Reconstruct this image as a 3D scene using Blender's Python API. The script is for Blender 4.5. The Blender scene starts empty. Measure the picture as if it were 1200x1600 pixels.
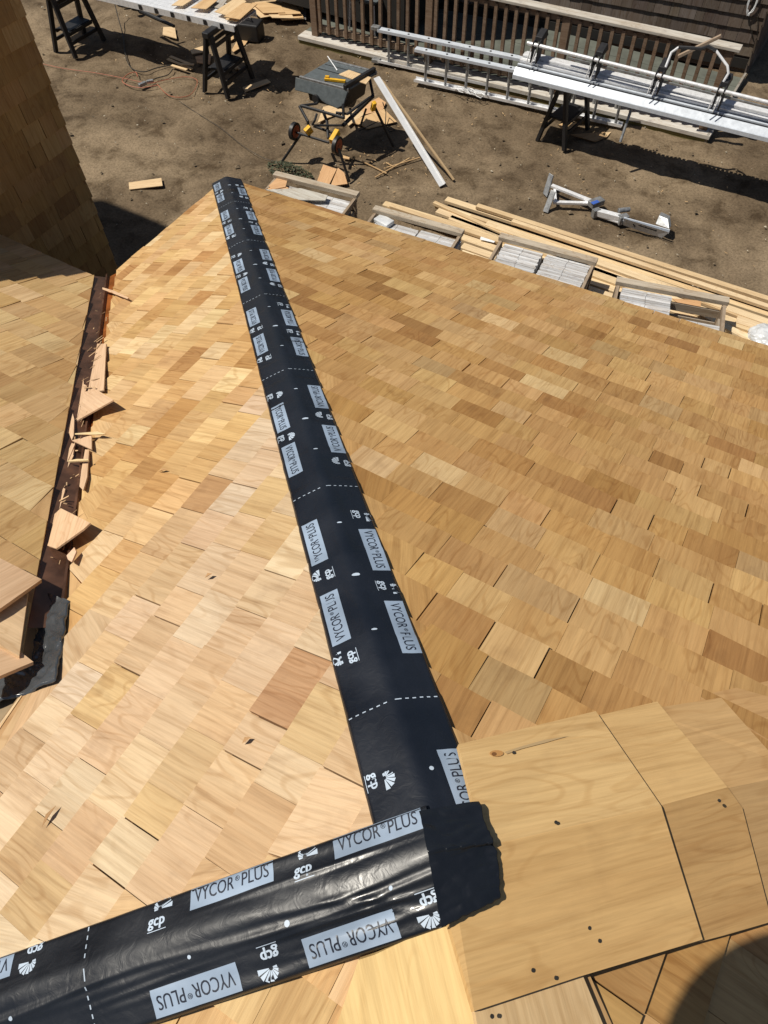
import bpy, bmesh, math, random
from math import sin, cos, tan, radians, pi, sqrt, atan2, hypot
from mathutils import Vector as V, Matrix, noise
random.seed(11)
scene = bpy.context.scene
C = scene.collection

# ------------------------------------------------------------------ camera
CF, PITCH, ROLL, YAW = 1187.888, radians(56.10776), radians(-0.78245), radians(30.92765)
CAMZ = 5.6
ex = (sin(YAW + pi/2), cos(YAW + pi/2)); ey = (sin(YAW), cos(YAW))
def c2w(x, y, z): return V((x*ex[0] + y*ex[1], x*ey[0] + y*ey[1], z))
_R, _U = V((1, 0, 0)), V((0, sin(PITCH), cos(PITCH)))
F3 = c2w(0, cos(PITCH), -sin(PITCH))
R3 = c2w(*(_R*cos(ROLL) + _U*sin(ROLL))); U3 = c2w(*(_U*cos(ROLL) - _R*sin(ROLL)))
CAM = V((0, 0, CAMZ))
cd = bpy.data.cameras.new('camera'); cam = bpy.data.objects.new('camera', cd); C.objects.link(cam)
m = Matrix((R3, U3, -F3)).transposed().to_4x4(); m.translation = CAM; cam.matrix_world = m
cd.sensor_fit = 'VERTICAL'; cd.sensor_height = 24; cd.lens = 24*CF/1600
cd.clip_start = 0.05; cd.clip_end = 500
scene.camera = cam

# ------------------------------------------------------------------ world and sun
SHADOW_AZ = radians(88) - YAW          # direction shadows fall, from +Y towards +X
SUN_EL = radians(60)
w = bpy.data.worlds.new('World'); scene.world = w; w.use_nodes = True
nt = w.node_tree; sky = nt.nodes.new('ShaderNodeTexSky'); sky.sky_type = 'NISHITA'; sky.sun_disc = False
sky.sun_elevation = SUN_EL; sky.sun_rotation = SHADOW_AZ + pi
bg = nt.nodes['Background']; bg.inputs['Strength'].default_value = 0.055
nt.links.new(sky.outputs[0], bg.inputs['Color'])
sl = bpy.data.lights.new('sun', 'SUN'); sl.energy = 4.9; sl.angle = radians(0.55); sl.color = (1, 0.935, 0.82)
sun = bpy.data.objects.new('sun', sl); C.objects.link(sun)
sd = V((sin(SHADOW_AZ)*cos(SUN_EL), cos(SHADOW_AZ)*cos(SUN_EL), -sin(SUN_EL)))
sun.rotation_euler = sd.to_track_quat('-Z', 'Y').to_euler(); sun.location = (-6, -4, 14)
scene.view_settings.view_transform = 'Standard'; scene.view_settings.look = 'None'
scene.view_settings.exposure = 0.0; scene.view_settings.gamma = 1
scene.render.engine = 'CYCLES'

# ------------------------------------------------------------------ helpers
def ray(x, y): return (R3*(x - 600) + U3*(800 - y) + F3*CF)
def W(x, y, z=0.0):                    # the point at height z seen at photo pixel x, y
    d = ray(x, y); return CAM + d*((z - CAMZ)/d.z)
def onp(x, y, p0, n):
    d = ray(x, y); return CAM + d*((p0 - CAM).dot(n)/d.dot(n))

def setp(o, label=None, cat=None, group=None, kind=None):
    if label: o['label'] = label
    if cat: o['category'] = cat
    if group: o['group'] = group
    if kind: o['kind'] = kind
    return o
def thing(name, label, cat, loc=(0, 0, 0), rz=0, group=None):
    o = bpy.data.objects.new(name, None); C.objects.link(o); o.location = loc; o.rotation_euler = (0, 0, rz)
    o.empty_display_size = 0.1
    return setp(o, label, cat, group)
def lerp(a, b, t): return a + (b - a)*t
def kids(o): return [c for c in bpy.data.objects if c.parent == o]
def copy_tree(o, parent=None):
    c = o.copy(); C.objects.link(c); c.parent = parent
    for k in kids(o): copy_tree(k, c)
    return c

class MB:
    """collects faces with a colour and a grain uv, builds ONE mesh object"""
    def __init__(s): s.v = []; s.f = []; s.c = []; s.uv = []; s.m = []
    def face(s, pts, col=(1, 1, 1), uv=None, mat=0, idx=None):
        if idx is None:
            b = len(s.v); s.v += [V(p) for p in pts]; idx = list(range(b, b + len(pts)))
        s.f.append(idx); s.c.append(col); s.m.append(mat)
        s.uv.append(uv or [(0, 0)]*len(idx))
    def hexa(s, q, col=(1, 1, 1), mat=0, L=0):
        """8 points: bottom 4 then top 4; grain along edge 0-1 (L=0) or 1-2 (L=1)"""
        b = len(s.v); s.v += [V(p) for p in q]
        ru, rv = random.random()*50, random.random()*50
        for f in ((3, 2, 1, 0), (4, 5, 6, 7), (0, 1, 5, 4), (1, 2, 6, 5), (2, 3, 7, 6), (3, 0, 4, 7)):
            p = [s.v[b + i] for i in f]
            a = (s.v[b + 1] - s.v[b]) if L == 0 else (s.v[b + 2] - s.v[b + 1])
            a = a.normalized() if a.length > 0 else V((1, 0, 0))
            n = (p[1] - p[0]).cross(p[2] - p[0]); n = n.normalized() if n.length > 0 else V((0, 0, 1))
            cr = a.cross(n); cr = cr.normalized() if cr.length > 1e-4 else V((0, 1, 0))
            if abs(a.dot(n)) > .7: a2 = cr.cross(n); uv = [(x.dot(cr) + ru, x.dot(n.orthogonal())*.3 + rv) for x in p]
            else: uv = [(x.dot(cr) + ru, x.dot(a) + rv) for x in p]
            s.face(None, col, uv, mat, [b + i for i in f])
    def box(s, c, size, col=(1, 1, 1), rot=None, mat=0):
        c = V(c); x, y, z = [d/2 for d in size]
        L = 0 if size[0] >= size[1] else 1
        q = [V(p) for p in ((-x, -y, -z), (x, -y, -z), (x, y, -z), (-x, y, -z), (-x, -y, z), (x, -y, z), (x, y, z), (-x, y, z))]
        if rot is not None: q = [rot @ p for p in q]
        s.hexa([c + p for p in q], col, mat, L)
    def bar(s, a, b, w, t, up=(0, 0, 1), col=(1, 1, 1), mat=0):
        a, b, up = V(a), V(b), V(up); d = (b - a).normalized()
        sx = d.cross(up); sx = sx.normalized() if sx.length > 1e-4 else V((1, 0, 0)); u = sx.cross(d)
        q = []
        for h in (-t/2, t/2):
            q += [a - sx*w/2 + u*h, b - sx*w/2 + u*h, b + sx*w/2 + u*h, a + sx*w/2 + u*h]
        s.hexa(q, col, mat, 0)
    def slab(s, pts, n, t, col=(1, 1, 1), mat=0, gdir=None):
        """polygon extruded down by t along -n"""
        n = V(n).normalized(); pts = [V(p) for p in pts]; k = len(pts)
        if (pts[1] - pts[0]).cross(pts[2] - pts[1]).dot(n) < 0: pts = pts[::-1]
        g = V(gdir).normalized() if gdir is not None else (pts[1] - pts[0]).normalized()
        cr = g.cross(n).normalized(); ru, rv = random.random()*50, random.random()*50
        b = len(s.v); s.v += pts + [p - n*t for p in pts]
        uvf = lambda ids: [(s.v[i].dot(cr) + ru + s.v[i].dot(n)*.5, s.v[i].dot(g) + rv) for i in ids]
        f = list(range(b, b + k)); s.face(None, col, uvf(f), mat, f)
        f = list(range(b + 2*k - 1, b + k - 1, -1)); s.face(None, col, uvf(f), mat, f)
        for i in range(k):
            j = (i + 1) % k; f = [b + i, b + k + i, b + k + j, b + j]; s.face(None, col, uvf(f), mat, f)
    def tube(s, path, r, n=8, col=(1, 1, 1), mat=0, caps=True):
        path = [V(p) for p in path]; rings = []; prev = None
        for i, p in enumerate(path):
            d = (path[min(i + 1, len(path) - 1)] - path[max(i - 1, 0)]).normalized()
            if prev is None: u = d.orthogonal().normalized()
            else: u = (prev - d*prev.dot(d)).normalized()
            prev = u; v = d.cross(u); rr = r[i] if isinstance(r, (list, tuple)) else r
            b = len(s.v); s.v += [p + (u*cos(2*pi*k/n) + v*sin(2*pi*k/n))*rr for k in range(n)]; rings.append(b)
        for a, b in zip(rings, rings[1:]):
            for k in range(n):
                k2 = (k + 1) % n; s.face(None, col, None, mat, [a + k, a + k2, b + k2, b + k])
        if caps:
            s.face(None, col, None, mat, [rings[0] + k for k in range(n)][::-1]); s.face(None, col, None, mat, [rings[-1] + k for k in range(n)])
    def cyl(s, c, axis, r, h, n=20, col=(1, 1, 1), mat=0):
        a = V(axis).normalized(); s.tube([V(c) - a*h/2, V(c) + a*h/2], r, n, col, mat)
    def build(s, name, mats, parent=None, origin=None, smooth=False, bevel=0):
        me = bpy.data.meshes.new(name)
        o0 = V(origin) if origin is not None else (V(parent.location) if (parent is not None and parent.get('world_built')) else V((0, 0, 0)))
        me.from_pydata([tuple(p - o0) for p in s.v], [], s.f); me.update()
        mats = mats if isinstance(mats, (list, tuple)) else [mats]
        for mm in mats: me.materials.append(mm)
        at = me.color_attributes.new('col', 'FLOAT_COLOR', 'CORNER'); uvl = me.uv_layers.new(name='grain')
        li = 0; cols = []; uvs = []
        for k, f in enumerate(s.f):
            for q in range(len(f)):
                cols += [s.c[k][0], s.c[k][1], s.c[k][2], 1.0]; uvs += [s.uv[k][q][0], s.uv[k][q][1]]
        at.data.foreach_set('color', cols); uvl.data.foreach_set('uv', uvs)
        me.polygons.foreach_set('material_index', s.m)
        if smooth: me.polygons.foreach_set('use_smooth', [True]*len(s.f))
        o = bpy.data.objects.new(name, me); C.objects.link(o)
        if parent is not None: o.parent = parent
        elif origin is not None: o.location = o0
        if bevel:
            md = o.modifiers.new('bevel', 'BEVEL'); md.width = bevel; md.segments = 2; md.limit_method = 'ANGLE'
        if smooth:
            try: me.set_sharp_from_angle(angle=radians(40))
            except Exception: pass
        return o
def wthing(name, label, cat, loc, group=None):
    """a thing whose parts are written in world coordinates"""
    o = thing(name, label, cat, loc, 0, group); o['world_built'] = True; return o
def solo(mb, name, mats, label, cat, group=None, origin=None, **k):
    if origin is None:
        zs = min(p.z for p in mb.v); n = len(mb.v)
        origin = (sum(p.x for p in mb.v)/n, sum(p.y for p in mb.v)/n, zs)
    return setp(mb.build(name, mats, None, origin, **k), label, cat, group)

# ------------------------------------------------------------------ materials
def newmat(name):
    mt = bpy.data.materials.new(name); mt.use_nodes = True
    return mt, mt.node_tree, mt.node_tree.nodes['Principled BSDF']
def nd(nt, t, **k):
    n = nt.nodes.new(t)
    for a, b in k.items():
        if a in n.inputs: n.inputs[a].default_value = b
        else: setattr(n, a, b)
    return n
def mixc(nt, mode, fac, a, b):
    n = nt.nodes.new('ShaderNodeMix'); n.data_type = 'RGBA'; n.blend_type = mode
    for sock, val in ((n.inputs[0], fac), (n.inputs[6], a), (n.inputs[7], b)):
        if hasattr(val, 'links') or isinstance(val, bpy.types.NodeSocket): nt.links.new(val, sock)
        else: sock.default_value = val if not isinstance(val, tuple) else (*val[:3], 1)
    return n.outputs[2]
def ramp(nt, src, stops):
    n = nt.nodes.new('ShaderNodeValToRGB'); nt.links.new(src, n.inputs[0]); e = n.color_ramp.elements
    while len(e) < len(stops): e.new(0.5)
    for k, (p, c) in enumerate(stops):
        e[k].position = p; e[k].color = (c, c, c, 1) if not isinstance(c, tuple) else (*c, 1)
    return n.outputs[0]
def wood(name, tint=(1, 1, 1), rough=0.62, grain=1.0, bump=0.25, spots=0.5, spec=0.35):
    """grain runs along uv.y; each piece has its own random uv offset and its own colour in 'col'"""
    mt, nt, bs = newmat(name); lk = nt.links.new
    uv = nd(nt, 'ShaderNodeUVMap', uv_map='grain'); at = nd(nt, 'ShaderNodeAttribute', attribute_name='col')
    def mp(sx, sy):
        n = nt.nodes.new('ShaderNodeMapping'); lk(uv.outputs[0], n.inputs[0]); n.inputs['Scale'].default_value = (sx, sy, 1); return n.outputs[0]
    fine = nd(nt, 'ShaderNodeTexNoise', Scale=1.0, Detail=5.0, Roughness=.65); lk(mp(170, 7), fine.inputs['Vector'])
    wob = nd(nt, 'ShaderNodeTexNoise', Scale=1.0, Detail=1.5); lk(mp(10, 2.6), wob.inputs['Vector'])
    rings = nd(nt, 'ShaderNodeMath', operation='MULTIPLY'); lk(wob.outputs[0], rings.inputs[0]); rings.inputs[1].default_value = 70
    sn = nd(nt, 'ShaderNodeMath', operation='SINE'); lk(rings.outputs[0], sn.inputs[0])
    broad = nd(nt, 'ShaderNodeTexNoise', Scale=1.0, Detail=3.0); lk(mp(16, 1.6), broad.inputs['Vector'])
    blot = nd(nt, 'ShaderNodeTexNoise', Scale=1.0, Detail=4.0, Roughness=.6); lk(mp(9, 7), blot.inputs['Vector'])
    g = grain
    c1 = mixc(nt, 'MULTIPLY', 1.0, at.outputs['Color'], tint)
    c2 = mixc(nt, 'MULTIPLY', 1.0, c1, ramp(nt, fine.outputs[0], [(.3, 1 - .16*g), (.62, 1 + .0*g)]))
    msk = nd(nt, 'ShaderNodeTexNoise', Scale=1.0, Detail=1.0); lk(mp(5, 2.2), msk.inputs['Vector'])
    mid = nd(nt, 'ShaderNodeTexNoise', Scale=1.0, Detail=4.0, Roughness=.7); lk(mp(75, 2.4), mid.inputs['Vector'])
    c2 = mixc(nt, 'MULTIPLY', 1.0, c2, ramp(nt, mid.outputs[0], [(.32, (1 - .22*g, 1 - .27*g, 1 - .33*g)), (.52, (1, 1, 1)), (.72, (1.06, 1.06, 1.06))]))
    c3 = mixc(nt, 'MULTIPLY', ramp(nt, msk.outputs[0], [(.44, 0.0), (.56, 1.0)]), c2, ramp(nt, sn.outputs[0], [(.0, (1, 1, 1)), (.45, (1, 1, 1)), (1.0, (1 - .13*g, 1 - .18*g, 1 - .24*g))]))
    c4 = mixc(nt, 'MULTIPLY', 1.0, c3, ramp(nt, broad.outputs[0], [(.3, (1 - .14*g, 1 - .19*g, 1 - .24*g)), (.55, (1, 1, 1)), (.75, (1.05, 1.05, 1.05))]))
    c5 = mixc(nt, 'MULTIPLY', 1.0, c4, ramp(nt, blot.outputs[0], [(.24, (1 - .38*spots, 1 - .42*spots, 1 - .42*spots)), (.44, (1, 1, 1))]))
    lk(c5, bs.inputs['Base Color']); bs.inputs['Roughness'].default_value = rough
    bs.inputs['Specular IOR Level'].default_value = spec
    bp = nd(nt, 'ShaderNodeBump', Strength=bump, Distance=.002); lk(fine.outputs[0], bp.inputs['Height']); lk(bp.outputs[0], bs.inputs['Normal'])
    return mt
def plain(name, col, rough=.5, metal=0.0, var=.25, scale=14, bump=.1, spec=.5, usecol=False, bdist=.004):
    mt, nt, bs = newmat(name); lk = nt.links.new
    tc = nd(nt, 'ShaderNodeTexCoord'); nz = nd(nt, 'ShaderNodeTexNoise', Scale=scale, Detail=5.0, Roughness=.6); lk(tc.outputs['Object'], nz.inputs['Vector'])
    r = ramp(nt, nz.outputs[0], [(.3, 1 - var), (.7, 1 + var*.3)])
    src = (*col, 1)
    if usecol:
        at = nd(nt, 'ShaderNodeAttribute', attribute_name='col'); c = mixc(nt, 'MULTIPLY', 1.0, mixc(nt, 'MULTIPLY', 1.0, at.outputs['Color'], col), r)
    else: c = mixc(nt, 'MULTIPLY', 1.0, col, r)
    lk(c, bs.inputs['Base Color']); bs.inputs['Metallic'].default_value = metal; bs.inputs['Specular IOR Level'].default_value = spec
    rr = nd(nt, 'ShaderNodeMapRange'); lk(nz.outputs[0], rr.inputs[0]); rr.inputs[3].default_value = max(rough - .12, .05); rr.inputs[4].default_value = min(rough + .12, 1); lk(rr.outputs[0], bs.inputs['Roughness'])
    if bump:
        bp = nd(nt, 'ShaderNodeBump', Strength=bump, Distance=bdist); lk(nz.outputs[0], bp.inputs['Height']); lk(bp.outputs[0], bs.inputs['Normal'])
    return mt
def dirt(name):
    mt, nt, bs = newmat(name); lk = nt.links.new; tc = nd(nt, 'ShaderNodeTexCoord')
    def nz(s, d=6.0, r=.6, dist=0.0):
        n = nd(nt, 'ShaderNodeTexNoise', Scale=s, Detail=d, Roughness=r, Distortion=dist); lk(tc.outputs['Object'], n.inputs['Vector']); return n.outputs[0]
    a, b, c, d = nz(.55, 6, .6, .6), nz(2.6, 8, .68, .4), nz(38, 8, .7), nz(150, 3)
    col = mixc(nt, 'MIX', ramp(nt, a, [(.42, 0.0), (.60, 1.0)]), (.135, .098, .062), (.25, .188, .122))
    col = mixc(nt, 'MULTIPLY', 1.0, col, ramp(nt, b, [(.34, (.45, .42, .38)), (.50, (.95, .95, .94)), (.68, (1.14, 1.14, 1.14))]))
    col = mixc(nt, 'MULTIPLY', 1.0, col, ramp(nt, c, [(.32, .55), (.55, 1.0), (.72, 1.15)]))
    col = mixc(nt, 'MIX', ramp(nt, d, [(.69, 0.0), (.76, .6)]), col, (.5, .45, .38))
    lk(col, bs.inputs['Base Color']); bs.inputs['Roughness'].default_value = .95; bs.inputs['Specular IOR Level'].default_value = .15
    b1 = nd(nt, 'ShaderNodeBump', Strength=.7, Distance=.03); lk(b, b1.inputs['Height'])
    b2 = nd(nt, 'ShaderNodeBump', Strength=.8, Distance=.008); lk(c, b2.inputs['Height']); lk(b1.outputs[0], b2.inputs['Normal']); lk(b2.outputs[0], bs.inputs['Normal'])
    return mt
def film(name, col, rough, bump, scale=40, coat=0.0):
    mt, nt, bs = newmat(name); lk = nt.links.new; tc = nd(nt, 'ShaderNodeTexCoord')
    n = nd(nt, 'ShaderNodeTexNoise', Scale=scale, Detail=5.0, Distortion=1.2); lk(tc.outputs['Object'], n.inputs['Vector'])
    n2 = nd(nt, 'ShaderNodeTexNoise', Scale=7, Detail=4.0); lk(tc.outputs['Object'], n2.inputs['Vector'])
    lk(mixc(nt, 'MULTIPLY', 1.0, col, ramp(nt, n2.outputs[0], [(.35, .8), (.7, 1.25)])), bs.inputs['Base Color'])
    rr = nd(nt, 'ShaderNodeMapRange'); lk(n2.outputs[0], rr.inputs[0]); rr.inputs[1].default_value = .3; rr.inputs[2].default_value = .7
    rr.inputs[3].default_value = rough - .08; rr.inputs[4].default_value = rough + .1; lk(rr.outputs[0], bs.inputs['Roughness'])
    bs.inputs['Coat Weight'].default_value = coat; bs.inputs['Coat Roughness'].default_value = .12
    bp = nd(nt, 'ShaderNodeBump', Strength=bump, Distance=.003); lk(n.outputs[0], bp.inputs['Height']); lk(bp.outputs[0], bs.inputs['Normal'])
    return mt

M_SH = wood('cedar_shingle_wood')
M_CAP = wood('cedar_board_wood', grain=.75, spots=.25)
M_DECKW = wood('weathered_wood', grain=1.1, rough=.85, spots=.9, spec=.2)
M_LUM = wood('pine_lumber_wood', grain=.8, spots=.3)
M_OLD = wood('old_siding_wood', grain=1.2, rough=.9, spots=.7, spec=.15)
M_DIRT = dirt('dirt')
M_FILM = film('membrane_film', (.0058, .0085, .0150), .40, .3)
M_FILMG = film('membrane_film_glossy', (.0075, .0095, .014), .38, .35, scale=34, coat=.10)
M_LAB = film('printed_label', (.25, .32, .42), .45, .1)
M_WHT = film('printed_mark', (.42, .50, .60), .45, .05)
M_INK = film('printed_ink', (.012, .016, .03), .45, .05)
M_LEAD = film('grey_film', (.055, .060, .066), .20, 1.0, scale=22, coat=.7)
M_COP = plain('copper_flashing', (.20, .10, .062), .42, .55, .6, 9, .2)
M_COPO = plain('copper_orange', (.50, .16, .04), .38, .5, .5, 9, .2)
M_BLK = plain('black_plastic', (.014, .014, .016), .5, 0, .3, 30)
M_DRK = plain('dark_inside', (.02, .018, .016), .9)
M_ALU = plain('aluminium', (.84, .85, .87), .30, .25, .18, 22, .05)
M_ALUP = plain('painted_aluminium', (.60, .65, .72), .35, .1, .15, 18, .05)
M_STEEL = plain('dull_steel', (.34, .35, .36), .40, .5, .45, 20, .15)
M_GRY = plain('grey_plastic', (.105, .122, .130), .5, 0, .25, 20)
M_YEL = plain('yellow_plastic', (.75, .42, .02), .45, 0, .2, 20)
M_RED = plain('wheel_rim', (.33, .06, .015), .5, 0, .3, 20)
M_WHI = plain('white_trim_paint', (.78, .79, .80), .5, 0, .08, 10)
M_BLU = plain('blue_sticker', (.05, .12, .45), .4, 0, .2, 30)
M_ORG = plain('orange_rubber', (.42, .13, .07), .6, 0, .3, 30)
M_CBLK = plain('black_rubber', (.03, .027, .022), .6, 0, .3, 30)
M_PNL = plain('panel_paint', (.115, .125, .105), .8, 0, .35, 4)
M_PLAS = film('clear_wrap', (.62, .64, .66), .25, 1.0, scale=18, coat=.5)
M_WALLB = plain('wall_sheathing', (.30, .22, .13), .8)
M_PEB = plain('pebbles', (.42, .37, .30), .9, 0, .4, 30, usecol=True)
M_LEAF = plain('leaves', (.045, .055, .024), .7, 0, .5, 30)
M_SKIN = plain('skin', (.45, .25, .17), .5); M_CLOTH = plain('shirt_cloth', (.12, .16, .22), .8); M_HAIR = plain('hat_cloth', (.10, .08, .06), .8); M_JEAN = plain('jean_cloth', (.05, .07, .12), .8)

def pick(pal):
    c, wgt = zip(*[((p[0], p[1], p[2]), p[3]) for p in pal]); c = random.choices(c, wgt)[0]
    k = random.uniform(.90, 1.08); return (c[0]*k, c[1]*k*random.uniform(.975, 1.02), c[2]*k*random.uniform(.93, 1.05))
PAL_AY = [(.60, .392, .182, 5), (.55, .345, .152, 4), (.645, .445, .225, 4), (.50, .29, .118, 2.2), (.44, .24, .09, 1.2), (.69, .51, .28, 2)]
PAL_AP = [(.595, .422, .252, 5), (.62, .46, .298, 5), (.545, .37, .212, 3), (.57, .395, .205, 3), (.475, .285, .14, 1.2), (.655, .51, .35, 3)]
PAL_B = [(.50, .300, .120, 6), (.465, .272, .104, 5), (.525, .328, .138, 4), (.42, .236, .084, 3.2), (.55, .358, .16, 2), (.35, .186, .064, 1.2), (.46, .298, .138, 1.2), (.60, .42, .21, .4)]
PAL_W = [(.50, .30, .12, 4), (.43, .25, .095, 4), (.56, .35, .15, 2), (.36, .18, .07, 2)]
PAL_LW = [(.54, .365, .175, 5), (.49, .32, .145, 4), (.57, .41, .215, 3), (.42, .255, .11, 1.2)]

# ------------------------------------------------------------------ roof geometry
P = radians(25.5607); CP, SP, TP = cos(P), sin(P), tan(P)
AP = c2w(0.06305516*1.4, 0.17419242*1.4, -1.4) + V((0, 0, CAMZ))
FR = {}
for k, (dx, dy, tx, ty) in dict(A=(-1, 0, 0, 1), B=(0, 1, 1, 0), C=(0, -1, -1, 0), D=(1, 0, 0, -1)).items():
    FR[k] = (V((dx*CP, dy*CP, -SP)), V((tx, ty, 0)), V((dx*SP, dy*SP, CP)))
def fw(f, s, t, h=0.0):
    sdv, td, n = FR[f]
    if f == 'B':
        wv = min(max((s - 2.33)/1.17, 0), 1.25); s = s + wv*0.154*(min(max(t + 3.16, 0), 3.9))
    return AP + sdv*s + td*t + n*h
def fst(f, x, y, h=0.0):
    sdv, td, n = FR[f]; q = onp(x, y, AP + n*h, n) - AP; return q.dot(sdv), q.dot(td)

def shingles(name, mapf, rows, e, bounds, colf, mat, parent, wmin=.075, wmax=.205, h0=.006, dh=.0105, gap=(.0, .0016), lift=.0016, seed=1, base=0.0, name2=False):
    """rows = butt positions (downslope); every shingle a tapered board of its own inside the field's mesh"""
    rnd = random.Random(seed); mb = MB(); up = e + .022
    for s in rows:
        lo, hi = bounds(s)
        s_t = s - up
        l_, r_ = bounds(s_t) if (name2 or s_t > 0) else (0, 0)
        if hi - lo < .02: continue
        lo, hi = min(lo, l_ if name2 or s_t > 0 else lo), max(hi, r_ if name2 or s_t > 0 else hi)
        t = lo - rnd.random()*.15
        while t < hi:
            wd = rnd.choice([rnd.uniform(wmin, wmax), rnd.uniform(wmin*1.3, wmax*.8)]); g = rnd.uniform(*gap)
            if rnd.random() < .16: g += rnd.uniform(.0015, .006)
            a, b = t + g/2, t + wd - g/2; t += wd
            j = rnd.gauss(0, .0018); sl_ = rnd.gauss(0, .0012); lf = abs(rnd.gauss(0, lift)) + rnd.uniform(0, .0012); tl = rnd.gauss(0, .0012)
            s1, s0 = s + j, (s - up if name2 else max(s - up, .012))
            l1, r1 = bounds(s1); l0, r0 = bounds(s0)
            if l0 > r0: l0 = r0 = (l0 + r0)/2
            if l1 > r1: l1 = r1 = (l1 + r1)/2
            cl = lambda x, p, q: min(max(x, p), q)
            a1, b1 = cl(a, l1, r1), cl(b, l1, r1); a0, b0 = cl(a, l0, r0), cl(b, l0, r0)
            if b1 - a1 < .004 and b0 - a0 < .004: continue
            k = (s1 - s0)/e
            zt1 = h0 + dh + lf; zt0 = h0 + dh - dh*k + lf*.1
            col = colf(s, (a1 + b1)/2, rnd)
            q = [mapf(s0, a0, base - .006), mapf(s1, a1, base - .002), mapf(s1 + sl_, b1, base - .002), mapf(s0, b0, base - .006),
                 mapf(s0, a0, base + zt0), mapf(s1, a1, base + zt1 - tl), mapf(s1 + sl_, b1, base + zt1 + tl), mapf(s0, b0, base + zt0)]
            random.seed(rnd.random()); mb.hexa(q, col, 0, 0)
    return mb.build(name, mat, parent)

# left wing plane (a lower roof, parallel to face B, meeting face A in the copper valley)
sV, tV = fst('A', 168, 440); VAL0 = fw('A', sV, tV)                 # low end of the valley
vd = V((-CP, CP, -SP)); vd = V((-1, 1, -TP)).normalized()           # valley direction, downhill
sT, tT = fst('A', 62, 985)
LS, LT, LN = V((0, CP, -SP)), V((1, 0, 0)), V((0, SP, CP))
def lwf(s, t, h=0.0): return VAL0 + LS*s + LT*t + LN*h              # s=0 at the valley end's height
def lst(x, y, h=0.0):
    q = onp(x, y, VAL0 + LN*h, LN) - VAL0; return q.dot(LS), q.dot(LT)

house = wthing('hip_roof_house', 'house with a steep cedar shingled pyramid roof, its hips taped with black membrane', 'house', (AP.x, AP.y, 0))
EA = 3.508
# valley run on face A: its right edge in s,t (a straight line in the plane)
e1, e2 = fst('A', 184, 425), fst('A', 104, 945)
def valA(s): return e1[1] + (s - e1[0])*(e2[1] - e1[1])/(e2[0] - e1[0])
f1, f2, f3 = fst('A', 104, 945), fst('A', 88, 1062), fst('A', -140, 1155)
def bA(s):
    lo = -s*CP + .02; hi = s*CP - .035
    if s > f2[0] + .0: lo = max(lo, valA(s) + (.003*sin(s*47) if s > f1[0] else 0))
    elif s > f3[0]: lo = max(lo, f2[1] - (f2[0] - s)*(f2[1] - f3[1])/(f2[0] - f3[0]) - .04)
    return lo, hi
eA = .1253; rowsA = [.4228 + k*eA for k in range(-4, 25)]
rowsA = [s for s in rowsA if s > .03 and s < EA - .05] + [EA]
stair = random.Random(5)
def colA(s, t, r):
    edge = 1.325 + (.12 if t > .95 else 0)
    return rp(r, PAL_AP if s < edge else PAL_AY)
def rp(r, pal):
    random.seed(r.random()); return pick(pal)
setp(shingles('roof_slope', lambda s, t, h: fw('A', s, t, h), rowsA, eA, bA, colA, M_SH, house, seed=3), 'sunlit left slope, pale pinkish shingles below and yellower ones towards the eave')
eB = .1229
rowsB = [.854 + k*eB for k in range(-6, 22)]; rowsB = [s for s in rowsB if .03 < s < 3.45] + [3.508]
setp(shingles('roof_slope', lambda s, t, h: fw('B', s, t, h), rowsB, eB, lambda s: (-s*CP + .035, s*CP - .02), lambda s, t, r: rp(r, PAL_B), M_SH, house, seed=8, wmin=.10, wmax=.245), 'large honey brown slope on the right of the taped hip')
setp(shingles('roof_slope', lambda s, t, h: fw('C', s, t, h), [.05 + k*.124 for k in range(0, 26)], .124, lambda s: (-s*CP + .02, s*CP - .02), lambda s, t, r: rp(r, PAL_AY), M_SH, house, seed=13), 'slope below the taped strip at the bottom edge')
setp(shingles('roof_slope', lambda s, t, h: fw('D', s, t, h), [.085 + k*.124 for k in range(0, 26)], .124, lambda s: (-s*CP + .02, s*CP - .02), lambda s, t, r: rp(r, PAL_B), M_SH, house, seed=15, wmin=.10, wmax=.245), 'slope at the lower right with the photographer\'s shadow on it')
# deck under the shingles, eave boards
mb = MB()
for f in 'ABCD':
    S = EA - .03; a, b, c, d = fw(f, 0.02, 0, -.004), fw(f, S, -S*CP, -.004), fw(f, S, S*CP, -.004), None
    mb.slab([a, b, c], FR[f][2], .02, (.16, .09, .045))
mb.build('roof_deck', M_WALLB, house)
mb = MB()
for f in 'ABCD':
    S = EA - .05; mb.bar(fw(f, S, -S*CP + .02, -.075), fw(f, S, S*CP - .02, -.075), .02, .11, (0, 0, 1), (.62, .62, .6))
mb.build('fascia', M_WHI, house)
mb = MB(); r_ = EA*CP - .3; zt = AP.z - EA*SP - .12
mb.box((AP.x, AP.y, zt/2), (2*r_, 2*r_, zt), (.3, .22, .13)); mb.build('house_wall', M_WALLB, house)

# valley flashing
mb = MB(); N_ = 14
Ltop = (VAL0 + vd*(-.1)); vl = (fw('A', sT, tT) - VAL0).length + .04
cr = V((1, 0, 0))
def valp(u, side, dd, h):              # u up the valley, dd metres sideways
    base = VAL0 - vd*u
    if side > 0:  n = FR['A'][2]; lat = vd.cross(n); lat = lat if lat.x > 0 else -lat
    else: n = LN; lat = vd.cross(n); lat = lat if lat.x < 0 else -lat
    return base + lat*dd + n*h
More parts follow.
